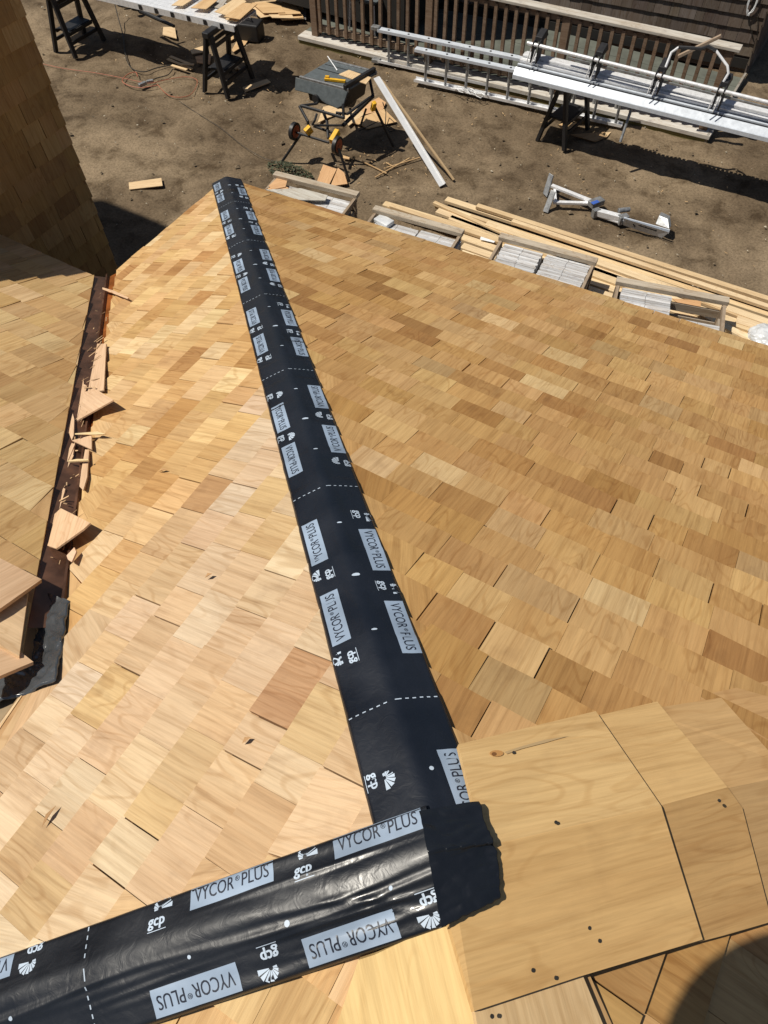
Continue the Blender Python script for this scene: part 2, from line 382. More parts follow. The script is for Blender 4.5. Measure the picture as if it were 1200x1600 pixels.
# the raised rib in the middle plus the two pans
prof = [(-1, .20, .004), (-1, .10, .003), (-1, .012, .003), (-1, .004, .026), (1, .004, .026), (1, .012, .003), (1, .06, .003), (1, .12, .003), (1, .22, .004)]
for i in range(N_):
    u0, u1 = -.06 + (vl + .06)*i/N_, -.06 + (vl + .06)*(i + 1)/N_
    for k, (p, q) in enumerate(zip(prof, prof[1:])):
        mb.face([valp(u0, *p), valp(u1, *p), valp(u1, *q), valp(u0, *q)], (1, 1, 1), None, 1 if k in (5, 6) else 0)
mb.build('valley_flashing', [M_COP, M_COPO], house)
setp(bpy.data.objects['valley_flashing'], 'brown copper valley flashing with a raised rib')

# left wing
lwb = thing  # noqa
wing = wthing('left_wing_roof', 'low shingled wing roof on the left, beyond the copper valley', 'roof', VAL0[:])
sE = lst(147, 432, .015)[0]
def lw_right(s):                       # right edge parallel to the valley
    g = lst(147, 432, .015); g2 = lst(38, 1000, .015)
    return g[1] + (s - g[0])*(g2[1] - g[1])/(g2[0] - g[0])
sTop = lst(20, 905, .015)[0]
eL = .150
rowsL = [sE - k*eL for k in range(0, int((sE - sTop)/eL) + 2)]
setp(shingles('roof_slope', lambda s, t, h: lwf(s, t, h), rowsL, eL, lambda s: (lw_right(s) - 2.3, lw_right(s)), lambda s, t, r: rp(r, PAL_LW), M_SH, wing, seed=21, name2=True, h0=.008, dh=.012, wmin=.11, wmax=.26), None)
mb = MB(); s1 = sTop - .10
mb.slab([lwf(sE - .02, lw_right(sE) - 2.3, -.003), lwf(sE - .02, lw_right(sE) - .015, -.003), lwf(s1, lw_right(s1) - .015, -.003), lwf(s1, lw_right(s1) - 2.3, -.003)], LN, .03, (.12, .08, .05))
mb.build('roof_deck', M_WALLB, wing)
mb = MB(); q = lwf(sE, lw_right(sE), -.06)
mb.box((q.x - 1.3, q.y - .9, (q.z)/2), (2.0, 1.5, q.z), (.3, .22, .13)); mb.build('wing_wall', M_WALLB, wing)
# loose ridge pieces of the wing at the left edge
def qslab(parent, name, pts, n, p0, h, t, col, mat, label=None, tilt=None, crest=(), n2=None, **k):
    pp = [onp(x, y, p0 + n*(h if not tilt else tilt[i]), n) for i, (x, y) in enumerate(pts)]
    for i in crest: pp[i] = (pp[i] + onp(*pts[i], p0 + n2*h, n2))/2
    mb = MB(); nn = (pp[1] - pp[0]).cross(pp[2] - pp[0]).normalized(); nn = nn if nn.z > 0 else -nn
    mb.slab(pp, nn, t, col, 0, **k); o = mb.build(name, mat, parent)
    if label: o['label'] = label
    return o
qslab(wing, 'cap_board', [(-60, 850), (0, 872), (65, 905), (0, 951), (-60, 985)], LN, VAL0, .075, .013, (.62, .42, .26), M_CAP, 'pale board at the wing\'s upper end, casting a dark edge')
qslab(wing, 'cap_board', [(-60, 960), (44, 925), (30, 1025), (-60, 975)], LN, VAL0, .045, .012, (.66, .47, .28), M_CAP)
qslab(wing, 'cap_board', [(-60, 975), (0, 993), (52, 1034), (0, 1056), (-60, 1075)], LN, VAL0, .035, .012, (.64, .43, .26), M_CAP)

# grey film flap under the wing's end
mb = MB(); nA = FR['A'][2]
fl = [(60, 1120 - 185), (104, 943), (96, 1000), (88, 1062), (0, 1098), (-80, 1130), (-80, 1070), (0, 1040), (40, 1030)]
nx, ny = 60, 90
import itertools
def flp(i, j):
    # bilinear over two legs of the L
    u, v = i/nx, j/ny
    if v < .5:
        k = v/.5; xa, ya, xb, yb = lerp(60, 50, k), lerp(925, 1034, k), lerp(107, 88, k), lerp(938, 1063, k)
    else:
        k = (v - .5)/.5; xa, ya, xb, yb = lerp(50, -90, k), lerp(1034, 1068, k), lerp(88, -90, k), lerp(1063, 1132, k)
    x, y = lerp(xa, xb, u), lerp(ya, yb, u)
    p = onp(x, y, AP + nA*.024, nA)
    w_ = noise.fractal(p*16, 1, 2, 4)*.009 + abs(noise.noise(p*V((14, 30, 14))))*.016
    if i == nx: w_ -= .008
    return p + nA*w_
g = [[flp(i, j) for i in range(nx + 1)] for j in range(ny + 1)]
for j in range(ny):
    for i in range(nx): mb.face([g[j][i], g[j][i + 1], g[j + 1][i + 1], g[j + 1][i]])
bm_o = mb.build('membrane_flap', M_LEAD, house); bm_o['label'] = 'crumpled grey film flap at the foot of the copper valley'
bmx = bmesh.new(); bmx.from_mesh(bm_o.data); bmesh.ops.remove_doubles(bmx, verts=bmx.verts, dist=1e-5); bmx.to_mesh(bm_o.data); bmx.free()
bm_o.data.polygons.foreach_set('use_smooth', [True]*len(bm_o.data.polygons))

# ------------------------------------------------------------------ hip caps (wide cedar boards)
def cap(face, pts, h, t, col, label=None, gd=None, crest=(), other=None):
    n = FR[face][2]
    return qslab(house, 'hip_cap_board', pts, n, AP, h, t, col, M_CAP, label, gdir=gd, crest=crest, n2=FR[other][2] if other else None)
g3 = V((1, 1, -TP)); g4 = V((1, -1, -TP))
cB = .052; cD = .052
cap('B', [(716, 1163), (931, 1111), (1033, 1259), (776, 1318), (700, 1338), (741, 1262)], .050, .012, (.64, .43, .195), 'pale upper cap board with a knot and a blue grey streak', g3, (2, 3, 4), 'D')
cap('D', [(700, 1338), (776, 1318), (1033, 1259), (1098, 1468), (905, 1526), (741, 1580), (700, 1438)], .050, .012, (.63, .40, .168), 'large lower cap board with nail heads', g3, (0, 1, 2), 'B')
cap('B', [(900, 1126), (1027, 1096), (1137, 1230), (1000, 1267)], .038, .012, (.60, .39, .17), 'light cap board', g3, (2, 3), 'D')
cap('D', [(1000, 1267), (1137, 1230), (1160, 1262), (1206, 1440), (1130, 1462), (1060, 1480)], .038, .012, (.50, .305, .125), 'brown cap board', g3, (0, 1), 'B')
cap('B', [(1000, 1110), (1127, 1090), (1200, 1172), (1260, 1206), (1120, 1235)], .026, .012, (.53, .335, .15), 'cap board with brown grain', g3, (3, 4), 'D')
cap('D', [(1120, 1235), (1260, 1206), (1320, 1420), (1180, 1442)], .026, .012, (.46, .29, .13), None, g3, (0, 1), 'B')
cap('B', [(1083, 1089), (1205, 1063), (1420, 1190), (1300, 1215)], .014, .008, (.50, .30, .13), None, g3)
# the rest of the two far hips, beyond the frame
for hd_, fa, fb, u0_, ha in ((V((1, 1, -TP)).normalized(), 'B', 'D', 1.02, g3), (V((1, -1, -TP)).normalized(), 'C', 'D', .95, g4), (V((-1, -1, -TP)).normalized(), 'A', 'C', 1.72, V((-1, -1, -TP)))):
    u = u0_
    while u < 4.7:
        for f, o_ in ((fa, fb), (fb, fa)):
            n = FR[f][2]; lt = hd_.cross(n); lt = lt if lt.dot(FR[o_][2]) < 0 else -lt
            mb = MB(); q = [(u - .05, 0, .020), (u + .22, 0, .030), (u + .22, .20, .030), (u - .05, .20, .020)]
            mb.slab([AP + hd_*a_ + lt*b_ + n*c_ for a_, b_, c_ in q], n, .010, rp(random, PAL_B), 0, gdir=hd_); mb.build('hip_cap_board', M_CAP, house)
        u += .20
# bottom hip
cap('C', [(560, 1500), (585, 1492), (700, 1438), (742, 1600), (760, 1680), (590, 1690), (520, 1620)], .030, .013, (.70, .50, .225), 'light straight grained cap board below the taped corner', g4)
cap('D', [(740, 1570), (908, 1518), (942, 1600), (970, 1680), (760, 1680)], .034, .012, (.64, .45, .24), 'pale cap board at the bottom edge', g4)
cap('D', [(890, 1530), (919, 1518), (956, 1600), (985, 1680), (940, 1690)], .020, .012, (.50, .31, .14), None, g4)
mb = MB(); nB = FR['B'][2]
def mark(pts, h, col):
    mb.face([onp(x, y, AP + nB*h, nB) for x, y in pts], col)
mb.face([onp(776 + 11*cos(a), 1177 + 5*sin(a), AP + nB*.0521, nB) for a in [2*pi*k/14 for k in range(14)]], (.50, .26, .09))
mb.face([onp(772 + 4*cos(a), 1178 + 3*sin(a), AP + nB*.0526, nB) for a in [2*pi*k/10 for k in range(10)]], (.20, .09, .03))
mb.face([onp(x, y, AP + nB*.0521, nB) for x, y in ((788, 1175), (815, 1166), (850, 1156), (888, 1150), (850, 1161), (815, 1170), (792, 1178))], (.47, .33, .17))
mb.build('wood_knot', M_CAP, house)
# nail heads in the caps
mb = MB()
for (f, x, y) in (('B', 803, 1176), ('B', 869, 1285), ('D', 1019, 1277), ('D', 883, 1329), ('D', 791, 1352), ('D', 921, 1450), ('D', 937, 1470), ('D', 833, 1516), ('D', 869, 1528), ('B', 1124, 1251), ('D', 769, 1588)):
    n = FR[f][2]; p = onp(x, y, AP + n*.0515, n); mb.cyl(p, n, .0034, .0022, 8)
mb.build('nail_head', M_CBLK, house)['kind'] = 'stuff'

# ------------------------------------------------------------------ membrane strips
class Strip:
    def __init__(s, fl, fr, hd, h=.019, wr=0.001, off=0.0, wl=.1, wrr=.1, gloss=False, seed=0):
        s.hd = hd.normalized(); s.nl, s.nr = FR[fl][2], FR[fr][2]; s.h = h; s.wr = wr; s.off = off
        s.ll = s.hd.cross(s.nl); s.lr = s.hd.cross(s.nr)
        # laterals point away from the crest on each face
        s.ll = s.ll if s.ll.dot(FR[fr][2]) < 0 else -s.ll
        s.lr = s.lr if s.lr.dot(FR[fl][2]) < 0 else -s.lr
        s.wl, s.wR = wl, wrr; s.seed = seed; s.gloss = gloss
    def pos(s, u, v, lift=0.0):
        v = v + s.off; r = .006
        k = max(-1, min(1, v/r)); n = (s.nl*(1 - k)/2 + s.nr*(1 + k)/2).normalized()
        base = AP + s.hd*u + (s.ll*(-v) if v < 0 else s.lr*v)
        if abs(v) < r: base = base + (V((0, 0, 1))*(-(r - abs(v))**2*.9/r*.25))
        q = V((u*3.1 + s.seed, v*9, s.seed*1.7))
        if s.gloss:
            ph = v*62 + noise.noise(V((u*2.2, v*3, 4)))*5 + u*1.5
            t1 = noise.noise(V((u*2.4, 1, 0))); t2 = noise.noise(V((u*1.9, 5, 2))); t3 = noise.noise(V((u*3.1, 8, 7)))
            rg = lambda c_, w_: math.exp(-((v - c_)/w_)**2)
            a = .0042*rg(.022 + .022*t1, .006)*max(0, .7 + t2) + .0034*rg(.045 + .02*t2, .004)*max(0, .5 + t3*1.6) + .0028*rg(.004 + .018*t3, .005)*max(0, .5 + t1*1.5) + .0022*rg(-.018 + .012*t2, .0035)*max(0, .4 + t1*1.6) + .003*rg(.070 + .014*t1, .005)*max(0, t3*2 + .2)
            if u < .30: a += .0045*rg(.035 + .25*(.12 - u), .005)*max(0, 1 - abs(u - .13)/.15) + .003*rg(.058 + .35*(.10 - u), .004)*max(0, 1 - abs(u - .10)/.1)
            a += .0016*max(0, noise.noise(V((u*2.0, v*4 + 3, 9))) + .35)*(sin(ph)**3 + .4*sin(ph*2.3 + 1))
            a += .0040*math.exp(-((v - .030 - .018*noise.noise(V((u*4, 2, 1))))/.008)**2)*max(0, .6 + noise.noise(V((u*5, 7, 0))))
            a += noise.noise(V((u*20, v*34, 1)))*.0007
        else:
            a = noise.noise(q)*.0022*s.wr + .0016*max(0, noise.noise(V((u*3, v*40 + noise.noise(V((u*5, 2, 2)))*2, 6))) - .1) + .0022*max(0, noise.noise(V((u*9 + v*25, v*12, 1))) - .25) + noise.noise(q*4)*.0009*s.wr + .0018*s.wr*sin(v*70 + noise.noise(V((u*2, 0, 5)))*4)*max(0, noise.noise(V((u*1.7, v*4, 8))))
            a += .0022*((u*6.2) % 1.0)*min(1, abs(v)/.05)      # telegraphs the shingle courses
        edge = min(v - (-s.wl + s.off), (s.wR + s.off) - v)
        drop = .010*max(0, 1 - edge/.010)**2
        return base + n*(s.h + a - drop + lift)
def strip_mesh(st, u0, u1, mb, du=.010, dv=.0036, jag=None, taper=None, mat=0):
    nu = max(2, int(abs(u1 - u0)/du)); nv = int((st.wl + st.wR)/dv)
    b = len(mb.v); prevw = None
    for i in range(nu + 1):
        u = u0 + (u1 - u0)*i/nu
        for j in range(nv + 1):
            v = -st.wl + (st.wl + st.wR)*j/nv
            if jag and j == nv: v += jag(u)
            if j in (0, nv): v += .0022*noise.noise(V((u*9, j, st.seed))) + .001*noise.noise(V((u*40, j, 3)))
            if taper: uu = u + taper(v, i/nu)
            else: uu = u
            mb.v.append(st.pos(uu, v))
    for i in range(nu):
        for j in range(nv):
            a = b + i*(nv + 1) + j; mb.face(None, (1, 1, 1), None, mat, [a, a + 1, a + nv + 2, a + nv + 1])

def text_mesh(s, size):
    cu = bpy.data.curves.new('t', 'FONT'); cu.body = s; cu.size = size; cu.resolution_u = 3
    o = bpy.data.objects.new('t', cu); C.objects.link(o)
    dg = bpy.context.evaluated_depsgraph_get(); me = bpy.data.meshes.new_from_object(o.evaluated_get(dg))
    bm = bmesh.new(); bm.from_mesh(me)
    for _ in range(2):
        ed = [e for e in bm.edges if e.calc_length() > size*.35]
        if ed: bmesh.ops.subdivide_edges(bm, edges=ed, cuts=1)
    bmesh.ops.triangulate(bm, faces=bm.faces)
    vs = [v.co.copy() for v in bm.verts]; bm.verts.index_update(); fs = [[v.index for v in f.verts] for f in bm.faces]
    bm.free(); bpy.data.objects.remove(o); bpy.data.curves.remove(cu); bpy.data.meshes.remove(me)
    return vs, fs
def add_text(mb, mp, s, x, y, size, mat, sx=1.0, shear=0.0, bold=False, width=None, clip=None):
    vs, fs = TCACHE.setdefault((s, size), None) or text_mesh(s, size); TCACHE[(s, size)] = (vs, fs)
    x0 = min(v.x for v in vs); x1 = max(v.x for v in vs)
    if width: sx = width/(x1 - x0)
    offs = [(0, 0)] if not bold else [(0, 0), (size*.035, 0), (size*.07, 0), (size*.035, size*.03)]
    for n, (ox, oy) in enumerate(offs):
        b = len(mb.v); loc = [(x + (v.x - x0)*sx + ox + shear*v.y, y + v.y + oy) for v in vs]
        mb.v += [mp(a, c, n*.00012) for a, c in loc]
        for f in fs:
            if clip and any(loc[i][0] < clip for i in f): continue
            mb.face(None, (1, 1, 1), None, mat, [b + i for i in f])
TCACHE = {}
def patch(mb, mp, x0, x1, y0, y1, mat, nx=10, ny=5, rough=0.0):
    b = len(mb.v)
    for i in range(nx + 1):
        for j in range(ny + 1):
            mb.v.append(mp(lerp(x0, x1, i/nx), lerp(y0, y1, j/ny), 0))
    for i in range(nx):
        for j in range(ny):
            a = b + i*(ny + 1) + j; mb.face(None, (1, 1, 1), None, mat, [a, a + ny + 1, a + ny + 2, a + 1])
def frame(st, u, v, du, dvv):
    """local x along the text, y towards the letter tops; du = text direction along u, dvv = top direction along v"""
    def mp(k):
        return lambda x, y, l=0: st.pos(u + du*x, v + dvv*y, .0007 + k + l)
    return mp
def label(mb, st, u, v, du, dvv, ln=.168, ht=.046, clip=None):
    """label box centred at u, v"""
    mp = frame(st, u, v, du, dvv); m0, m1 = mp(0.0), mp(.0008)
    patch(mb, m0, -ln/2 if clip is None else clip, ln/2, -ht/2, ht/2, 1, 14, 6)
    add_text(mb, m1, 'VYCOR', -ln/2 + .009, -.0115, .034, 2, width=.080, clip=clip)
    add_text(mb, m1, '\u00ae', -ln/2 + .0915, .0005, .013, 2, width=.009, clip=clip)
    add_text(mb, m1, 'PLUS', -ln/2 + .105, -.0115, .034, 2, width=.054, clip=clip)
def logo(mb, st, u, v, du, dvv):
    mp = frame(st, u, v, du, dvv)(0.0)
    add_text(mb, mp, 'gcp', -.019, -.018, .027, 3, bold=True, width=.033)
    b = len(mb.v); patch(mb, mp, -.019, .019, -.0275, -.0262, 3, 4, 1)
    # fan of eight blades above the letters
    c0 = (.004, .004)
    for k in range(8):
        a = radians(200 - k*27); a2 = radians(200 - k*27 - 21); r = .012 + .0135*(k/7.0)**1.2
        r1 = .004
        pts = [(c0[0] + cos(a)*r1, c0[1] + .006 + sin(a)*r1), (c0[0] + cos(a)*r, c0[1] + .008 + sin(a)*r), (c0[0] + cos(a2)*r, c0[1] + .008 + sin(a2)*r), (c0[0] + cos(a2)*r1, c0[1] + .006 + sin(a2)*r1)]
        mb.face([mp(x, y) for x, y in pts], (1, 1, 1), None, 3)
def dot(mb, st, u, v, r=.0045):
    mb.face([st.pos(u + cos(a)*r, v + sin(a)*r, .0008) for a in [2*pi*k/12 for k in range(12)]], (1, 1, 1), None, 3)
def dashes(mb, st, u):
    v = -st.wl + .008
    while v < st.wR - .006:
        mb.face([st.pos(u + a, v + b, .0008) for a, b in ((-.0013, 0), (-.0013, .0075), (.0013, .0075), (.0013, 0))], (1, 1, 1), None, 3); v += .0155
def print_period(mb, st, d, typ, vl, vr, ulo=0.0, uhi=99, per=.765, flip=False):
    """d = dash nearest the apex. typ P: letter tops point away from the crest"""
    if typ == 'P':
        L = [('L', .100 + .015), ('g', .155 - .0)]
        left = [('g', .150), ('L', .285), ('g', .430), ('L', .565)]; right = [('L', .207), ('g', .345), ('L', .487), ('g', .635)]
    else:
        left = [('L', .200), ('g', .333), ('L', .460), ('g', .615)]; right = [('g', .125), ('L', .265), ('g', .410), ('L', .550)]
    # outward tops on the left side (v<0): top = -v ; reading direction follows from handedness
    for side, lst_ in ((-1, left), (1, right)):
        v = vl if side < 0 else vr
        top = side if typ == 'P' else -side
        du = top*st.hand
        for k, o in lst_:
            u = d + o
            if u < ulo or u > uhi: continue
            (label if k == 'L' else logo)(mb, st, u, v, du, top)
    for o, r in ((.20, .003), (.39, .0052), (.60, .003), (.02, .0)):
        if r and ulo < d + o < uhi: dot(mb, st, d + o, .003, r)

MEMM = [M_FILM, M_LAB, M_INK, M_WHT]
def weld(o):
    bmx = bmesh.new(); bmx.from_mesh(o.data); bmesh.ops.remove_doubles(bmx, verts=bmx.verts, dist=1e-6); bmesh.ops.recalc_face_normals(bmx, faces=[f for f in bmx.faces if f.material_index == 0]); bmx.to_mesh(o.data); bmx.free()
    o.data.polygons.foreach_set('use_smooth', [True]*len(o.data.polygons))

st1 = Strip('A', 'B', V((-1, 1, -TP)), h=.0245, wr=1.0, wl=.100, wrr=.098, seed=3); st1.hand = -1
jr = random.Random(4); jagv = [jr.uniform(-.003, .006) for _ in range(60)]
ecs = eB*sqrt(2*CP*CP + SP*SP)
mb = MB(); U1 = 4.735
strip_mesh(st1, .02, U1, mb, jag=lambda u: jagv[int(u/ecs)] - .004*((u/ecs) % 1), taper=None)
D0 = [.312, 1.085, 1.842, 2.59, 3.36, 4.12]
for k, d in enumerate(D0):
    dashes(mb, st1, d)
    print_period(mb, st1, d, 'P' if k % 2 == 0 else 'Q', -.064, .067, uhi=U1 - .08)
# before the first dash: end of a Q period
logo(mb, st1, .160, -.064, -1, 1); label(mb, st1, .100, .067, 1, -1); dot(mb, st1, .145, .022, .0045)
o = mb.build('membrane_strip', MEMM, house); weld(o); o['label'] = 'long taped hip strip running up the picture to the eave corner'

st2 = Strip('A', 'C', V((-1, -1, -TP)), h=.036, wr=1.0, off=.018, wl=.089, wrr=.092, gloss=True, seed=9); st2.hand = 1
mb = MB(); strip_mesh(st2, .0, 1.7, mb)
dashes(mb, st2, .682)
for u, k in ((.095, 'L'), (.239, 'g'), (.382, 'L'), (.533, 'g')): (label if k == 'L' else logo)(mb, st2, u, -.068 if k == 'L' else -.058, st2.hand*-1, -1)
for u, k in ((.038, 'g'), (.186, 'L'), (.333, 'g'), (.480, 'L')): (label if k == 'L' else logo)(mb, st2, u, .060 if k == 'L' else .054, st2.hand*1, 1)
for u, k in ((.80, 'g'), (.93, 'L'), (1.08, 'g')): (label if k == 'L' else logo)(mb, st2, u, -.065, st2.hand, 1)
for u, k in ((.90, 'L'), (1.05, 'g')): (label if k == 'L' else logo)(mb, st2, u, .058, -st2.hand, -1)
dot(mb, st2, .092, .006, .0035); dot(mb, st2, .285, .006, .0052); dot(mb, st2, .475, .006, .0035); dot(mb, st2, .84, .006, .004)
o = mb.build('membrane_strip', [M_FILMG, M_LAB, M_INK, M_WHT], house); weld(o); o['label'] = 'glossy wrinkled strip across the bottom left'
# torn corner piece wrapped over the first caps
mb = MB(); cp = [(660, 1262), (748, 1252), (776, 1322), (777, 1408), (700, 1440), (672, 1360)]
nx, ny = 60, 72
def cpos(i, j):
    u, v = i/nx, j/ny
    lx = lerp(655, 690, v); rx = lerp(750, 779, min(1, v*1.6)) + noise.noise(V((v*9, 3, 0)))*4 + (3 if v > .3 else 0)
    x = lerp(lx, rx, u); ty = lerp(1266, 1252, u); by = lerp(1452, 1405, u) + noise.noise(V((u*10, 8, 0)))*2.5
    y = lerp(ty, by, v)
    # over the crest of the right hip
    yc = lerp(1333, 1317, u)
    f = 'B' if y < yc else 'D'; n = FR[f][2]; p = onp(x, y, AP + n*.0655, n)
    w_ = noise.fractal(p*12, 1, 2, 3)*.004 + abs(noise.noise(V((u*2, v*9, 2))))*.005 + .005*max(0, noise.noise(p*V((9, 34, 9))) - .1) - (.012 if i == nx or j == ny else 0)
    return p + n*w_
g = [[cpos(i, j) for i in range(nx + 1)] for j in range(ny + 1)]
for j in range(ny):
    for i in range(nx): mb.face([g[j][i], g[j][i + 1], g[j + 1][i + 1], g[j + 1][i]])
o = mb.build('membrane_strip', [M_FILMG], house); weld(o); o['label'] = 'square end of the tape folded over the apex'

# ------------------------------------------------------------------ the shaded tower wall on the left
TX = -4.18
def onx(px, py, x): d = ray(px, py); return CAM + d*((x - CAM.x)/d.x)
tc_ = onx(105, 215, TX); TY = tc_.y
tower = wthing('shingled_tower', 'tall shingled wall of the neighbouring wing in shade at the upper left', 'tower', (TX - 1.5, TY - 2, 0))
TZ = 4.36
mb = MB(); mb.box((TX - 1.52, TY - 2.02, (TZ - .02)/2), (3.0, 4.0, TZ - .02), (.2, .14, .08)); mb.build('sheathing', M_WALLB, tower)
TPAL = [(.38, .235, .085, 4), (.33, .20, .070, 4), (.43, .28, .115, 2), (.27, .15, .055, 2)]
def wall_map(s, t, h): return V((TX + h, TY - t, TZ - s))
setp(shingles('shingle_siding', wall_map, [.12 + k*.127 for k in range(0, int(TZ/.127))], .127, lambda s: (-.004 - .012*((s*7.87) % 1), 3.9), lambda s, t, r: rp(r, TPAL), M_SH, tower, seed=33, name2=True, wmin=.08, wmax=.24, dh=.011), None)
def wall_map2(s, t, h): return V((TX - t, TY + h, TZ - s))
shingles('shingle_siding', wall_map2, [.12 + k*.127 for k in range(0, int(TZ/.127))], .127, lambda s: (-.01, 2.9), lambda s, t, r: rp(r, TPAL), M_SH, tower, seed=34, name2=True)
mb = MB(); mb.box((TX - 1.45, TY - 2.0, TZ + .05), (2.9, 4.0, .10), (.5, .3, .14)); mb.build('roof', M_SH, tower)
mb = MB(); mb.box((TX - 4.9, TY - 3.0, 3.9), (4.0, 6.0, 7.8), (.34, .19, .07)); mb.build('upper_storey', M_WALLB, tower)

# ------------------------------------------------------------------ ground
def ground():
    xs = [-60, -40, -26, -18] + [-14 + .085*i for i in range(int(18/.085))] + [6, 12, 25, 60]
    ys = [-60, -30, -12, -4, 0, 3.4] + [3.6 + .085*i for i in range(int(11/.085))] + [17, 22, 32, 60]
    vs = []
    for y in ys:
        for x in xs:
            p = V((x, y, 0)); z = noise.fractal(p*1.1, 1, 2, 4)*.026 + noise.fractal(p*5, 1, 2, 4)*.024 - .03*math.exp(-((y - 6.9 - .12*(x + 9) - .1*sin(x*2))/.10)**2)*(1 if -11 < x < -6 else 0)
            z -= .024
            if x > -2.2 and 10.7 < y < 16: z += .16*max(0, noise.noise(V((x*1.3, y*1.1, 3))) + .25)*min(1, (x + 2.2))*min(1, y - 10.7)  # spoil heap by the deck
            vs.append((x, y, z if abs(x) < 25 and abs(y) < 25 else -.02))
    n = len(xs); fs = [(j*n + i, j*n + i + 1, (j + 1)*n + i + 1, (j + 1)*n + i) for j in range(len(ys) - 1) for i in range(n - 1)]
    me = bpy.data.meshes.new('ground'); me.from_pydata(vs, [], fs); me.materials.append(M_DIRT)
    me.polygons.foreach_set('use_smooth', [True]*len(fs)); o = bpy.data.objects.new('ground', me); C.objects.link(o); o['kind'] = 'structure'
ground()
rnd = random.Random(77)
mb = MB()
for _ in range(950):
    x, y = rnd.uniform(-13, 2), rnd.uniform(5.2, 11.5); r = abs(rnd.gauss(0, .006)) + .003
    if rnd.random() < .02: r *= 2.4
    c = V((x, y, r*.2)); sc = [rnd.uniform(.6, 1.4) for _ in range(3)]; k = rnd.uniform(.5, 1.5)
    pts = [c + V((sc[0]*r*a, sc[1]*r*b, sc[2]*r*d)) for a, b, d in ((1, 0, 0), (0, 1, 0), (-1, 0, 0), (0, -1, 0), (0, 0, .8), (0, 0, -.8))]
    col = (k, k, k*.95)
    for f in ((0, 1, 4), (1, 2, 4), (2, 3, 4), (3, 0, 4), (1, 0, 5), (2, 1, 5), (3, 2, 5), (0, 3, 5)): mb.face([pts[i] for i in f], col)
for _ in range(420):
    x, y = rnd.gauss(-5, 4), rnd.uniform(5.2, 11.5); r = abs(rnd.gauss(0, .012)) + .006; c = V((x, y, 0)); k = rnd.uniform(.30, .48)
    pts = [c + V((r*a*rnd.uniform(.6, 1.3), r*b*rnd.uniform(.6, 1.3), r*d*.6)) for a, b, d in ((1, 0, 0), (0, 1, 0), (-1, 0, 0), (0, -1, 0), (0, 0, 1), (0, 0, -.8))]
    for f in ((0, 1, 4), (1, 2, 4), (2, 3, 4), (3, 0, 4)): mb.face([pts[i] for i in f], (k, k*.84, k*.64))
setp(mb.build('pebbles', M_PEB), 'small pale stones scattered over the dirt yard', 'pebbles', None, 'stuff')
mb = MB()
for _ in range(260):
    cx, cy, sg = rnd.choice([(-5.2, 7.7, .6), (-7.6, 8.6, .6), (-4.7, 7.8, .5), (-8.6, 9.0, 1.2), (-5.6, 9.2, .7), (-3, 9.6, 1.0), (-2, 8.5, 1.6)])
    x, y = rnd.gauss(cx, sg), rnd.gauss(cy, sg*.6); a = rnd.uniform(0, pi); l = rnd.uniform(.004, .02); k = rnd.uniform(.7, 1.1)
    d = V((cos(a), sin(a), rnd.uniform(-.2, .2)))*l; mb.bar(V((x, y, .004)) - d, V((x, y, .008)) + d, rnd.uniform(.003, .01), .0015, (0, 0, 1), (.62*k, .42*k, .22*k))
setp(mb.build('wood_chips', M_CAP), 'tiny wood chips and splinters scattered on the dirt', 'wood chips', None, 'stuff')

# ------------------------------------------------------------------ neighbouring building and its deck
DX0, DX1 = -7.40, -1.21
WA, WB = W(1168, 106, .08), W(783, 31, .08)
wdir = (WB - WA).normalized(); wn = V((wdir.y, -wdir.x, 0)); wn = wn if wn.y < 0 else -wn
def wl(t, h, z): return V((WA.x, WA.y, 0)) + wdir*t + wn*h + V((0, 0, z))
def dfront(x): return lerp(10.03, 10.38, (x + 7.1)/5.9)
WY = 12.1; WXC = -1.25
nb = wthing('neighbour_building', 'weathered brown shingled building behind the deck railing', 'building', (-6, 13, 0))
OPAL = [(.150, .122, .105, 4), (.125, .10, .085, 4), (.175, .145, .125, 2), (.105, .082, .07, 2)]
shingles('shingle_siding', lambda s, t, h: wl(t, h, 3.9 - s), [.2 + k*.165 for k in range(0, 22)], .165, lambda s: (0, 9), lambda s, t, r: rp(r, OPAL), M_OLD, nb, seed=41, name2=True, wmin=.10, wmax=.24, dh=.02, gap=(.001, .005))
shingles('shingle_siding', lambda s, t, h: V((WXC + h, WY + t, 3.9 - s)), [.2 + k*.165 for k in range(0, 23)], .165, lambda s: (0, 5), lambda s, t, r: rp(r, OPAL), M_OLD, nb, seed=42, name2=True, wmin=.10, wmax=.24, dh=.02)
mb = MB(); mb.hexa([wl(.01, -.01, 0), wl(9, -.01, 0), wl(9, -5, 0), wl(.01, -5, 0), wl(.01, -.01, 3.9), wl(9, -.01, 3.9), wl(9, -5, 3.9), wl(.01, -5, 3.9)], (.15, .12, .1)); mb.build('wall', M_OLD, nb)
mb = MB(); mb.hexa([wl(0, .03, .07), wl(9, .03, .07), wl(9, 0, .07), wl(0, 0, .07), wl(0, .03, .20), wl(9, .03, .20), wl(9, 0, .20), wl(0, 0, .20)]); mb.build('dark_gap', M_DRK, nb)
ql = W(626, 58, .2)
mb = MB(); mb.box((ql.x - 1.3, ql.y + 1.05, 1.9), (2.6, 1.9, 3.4)); mb.build('shade_block', M_DRK, nb)  # shade behind the left railing, put into a near-black block

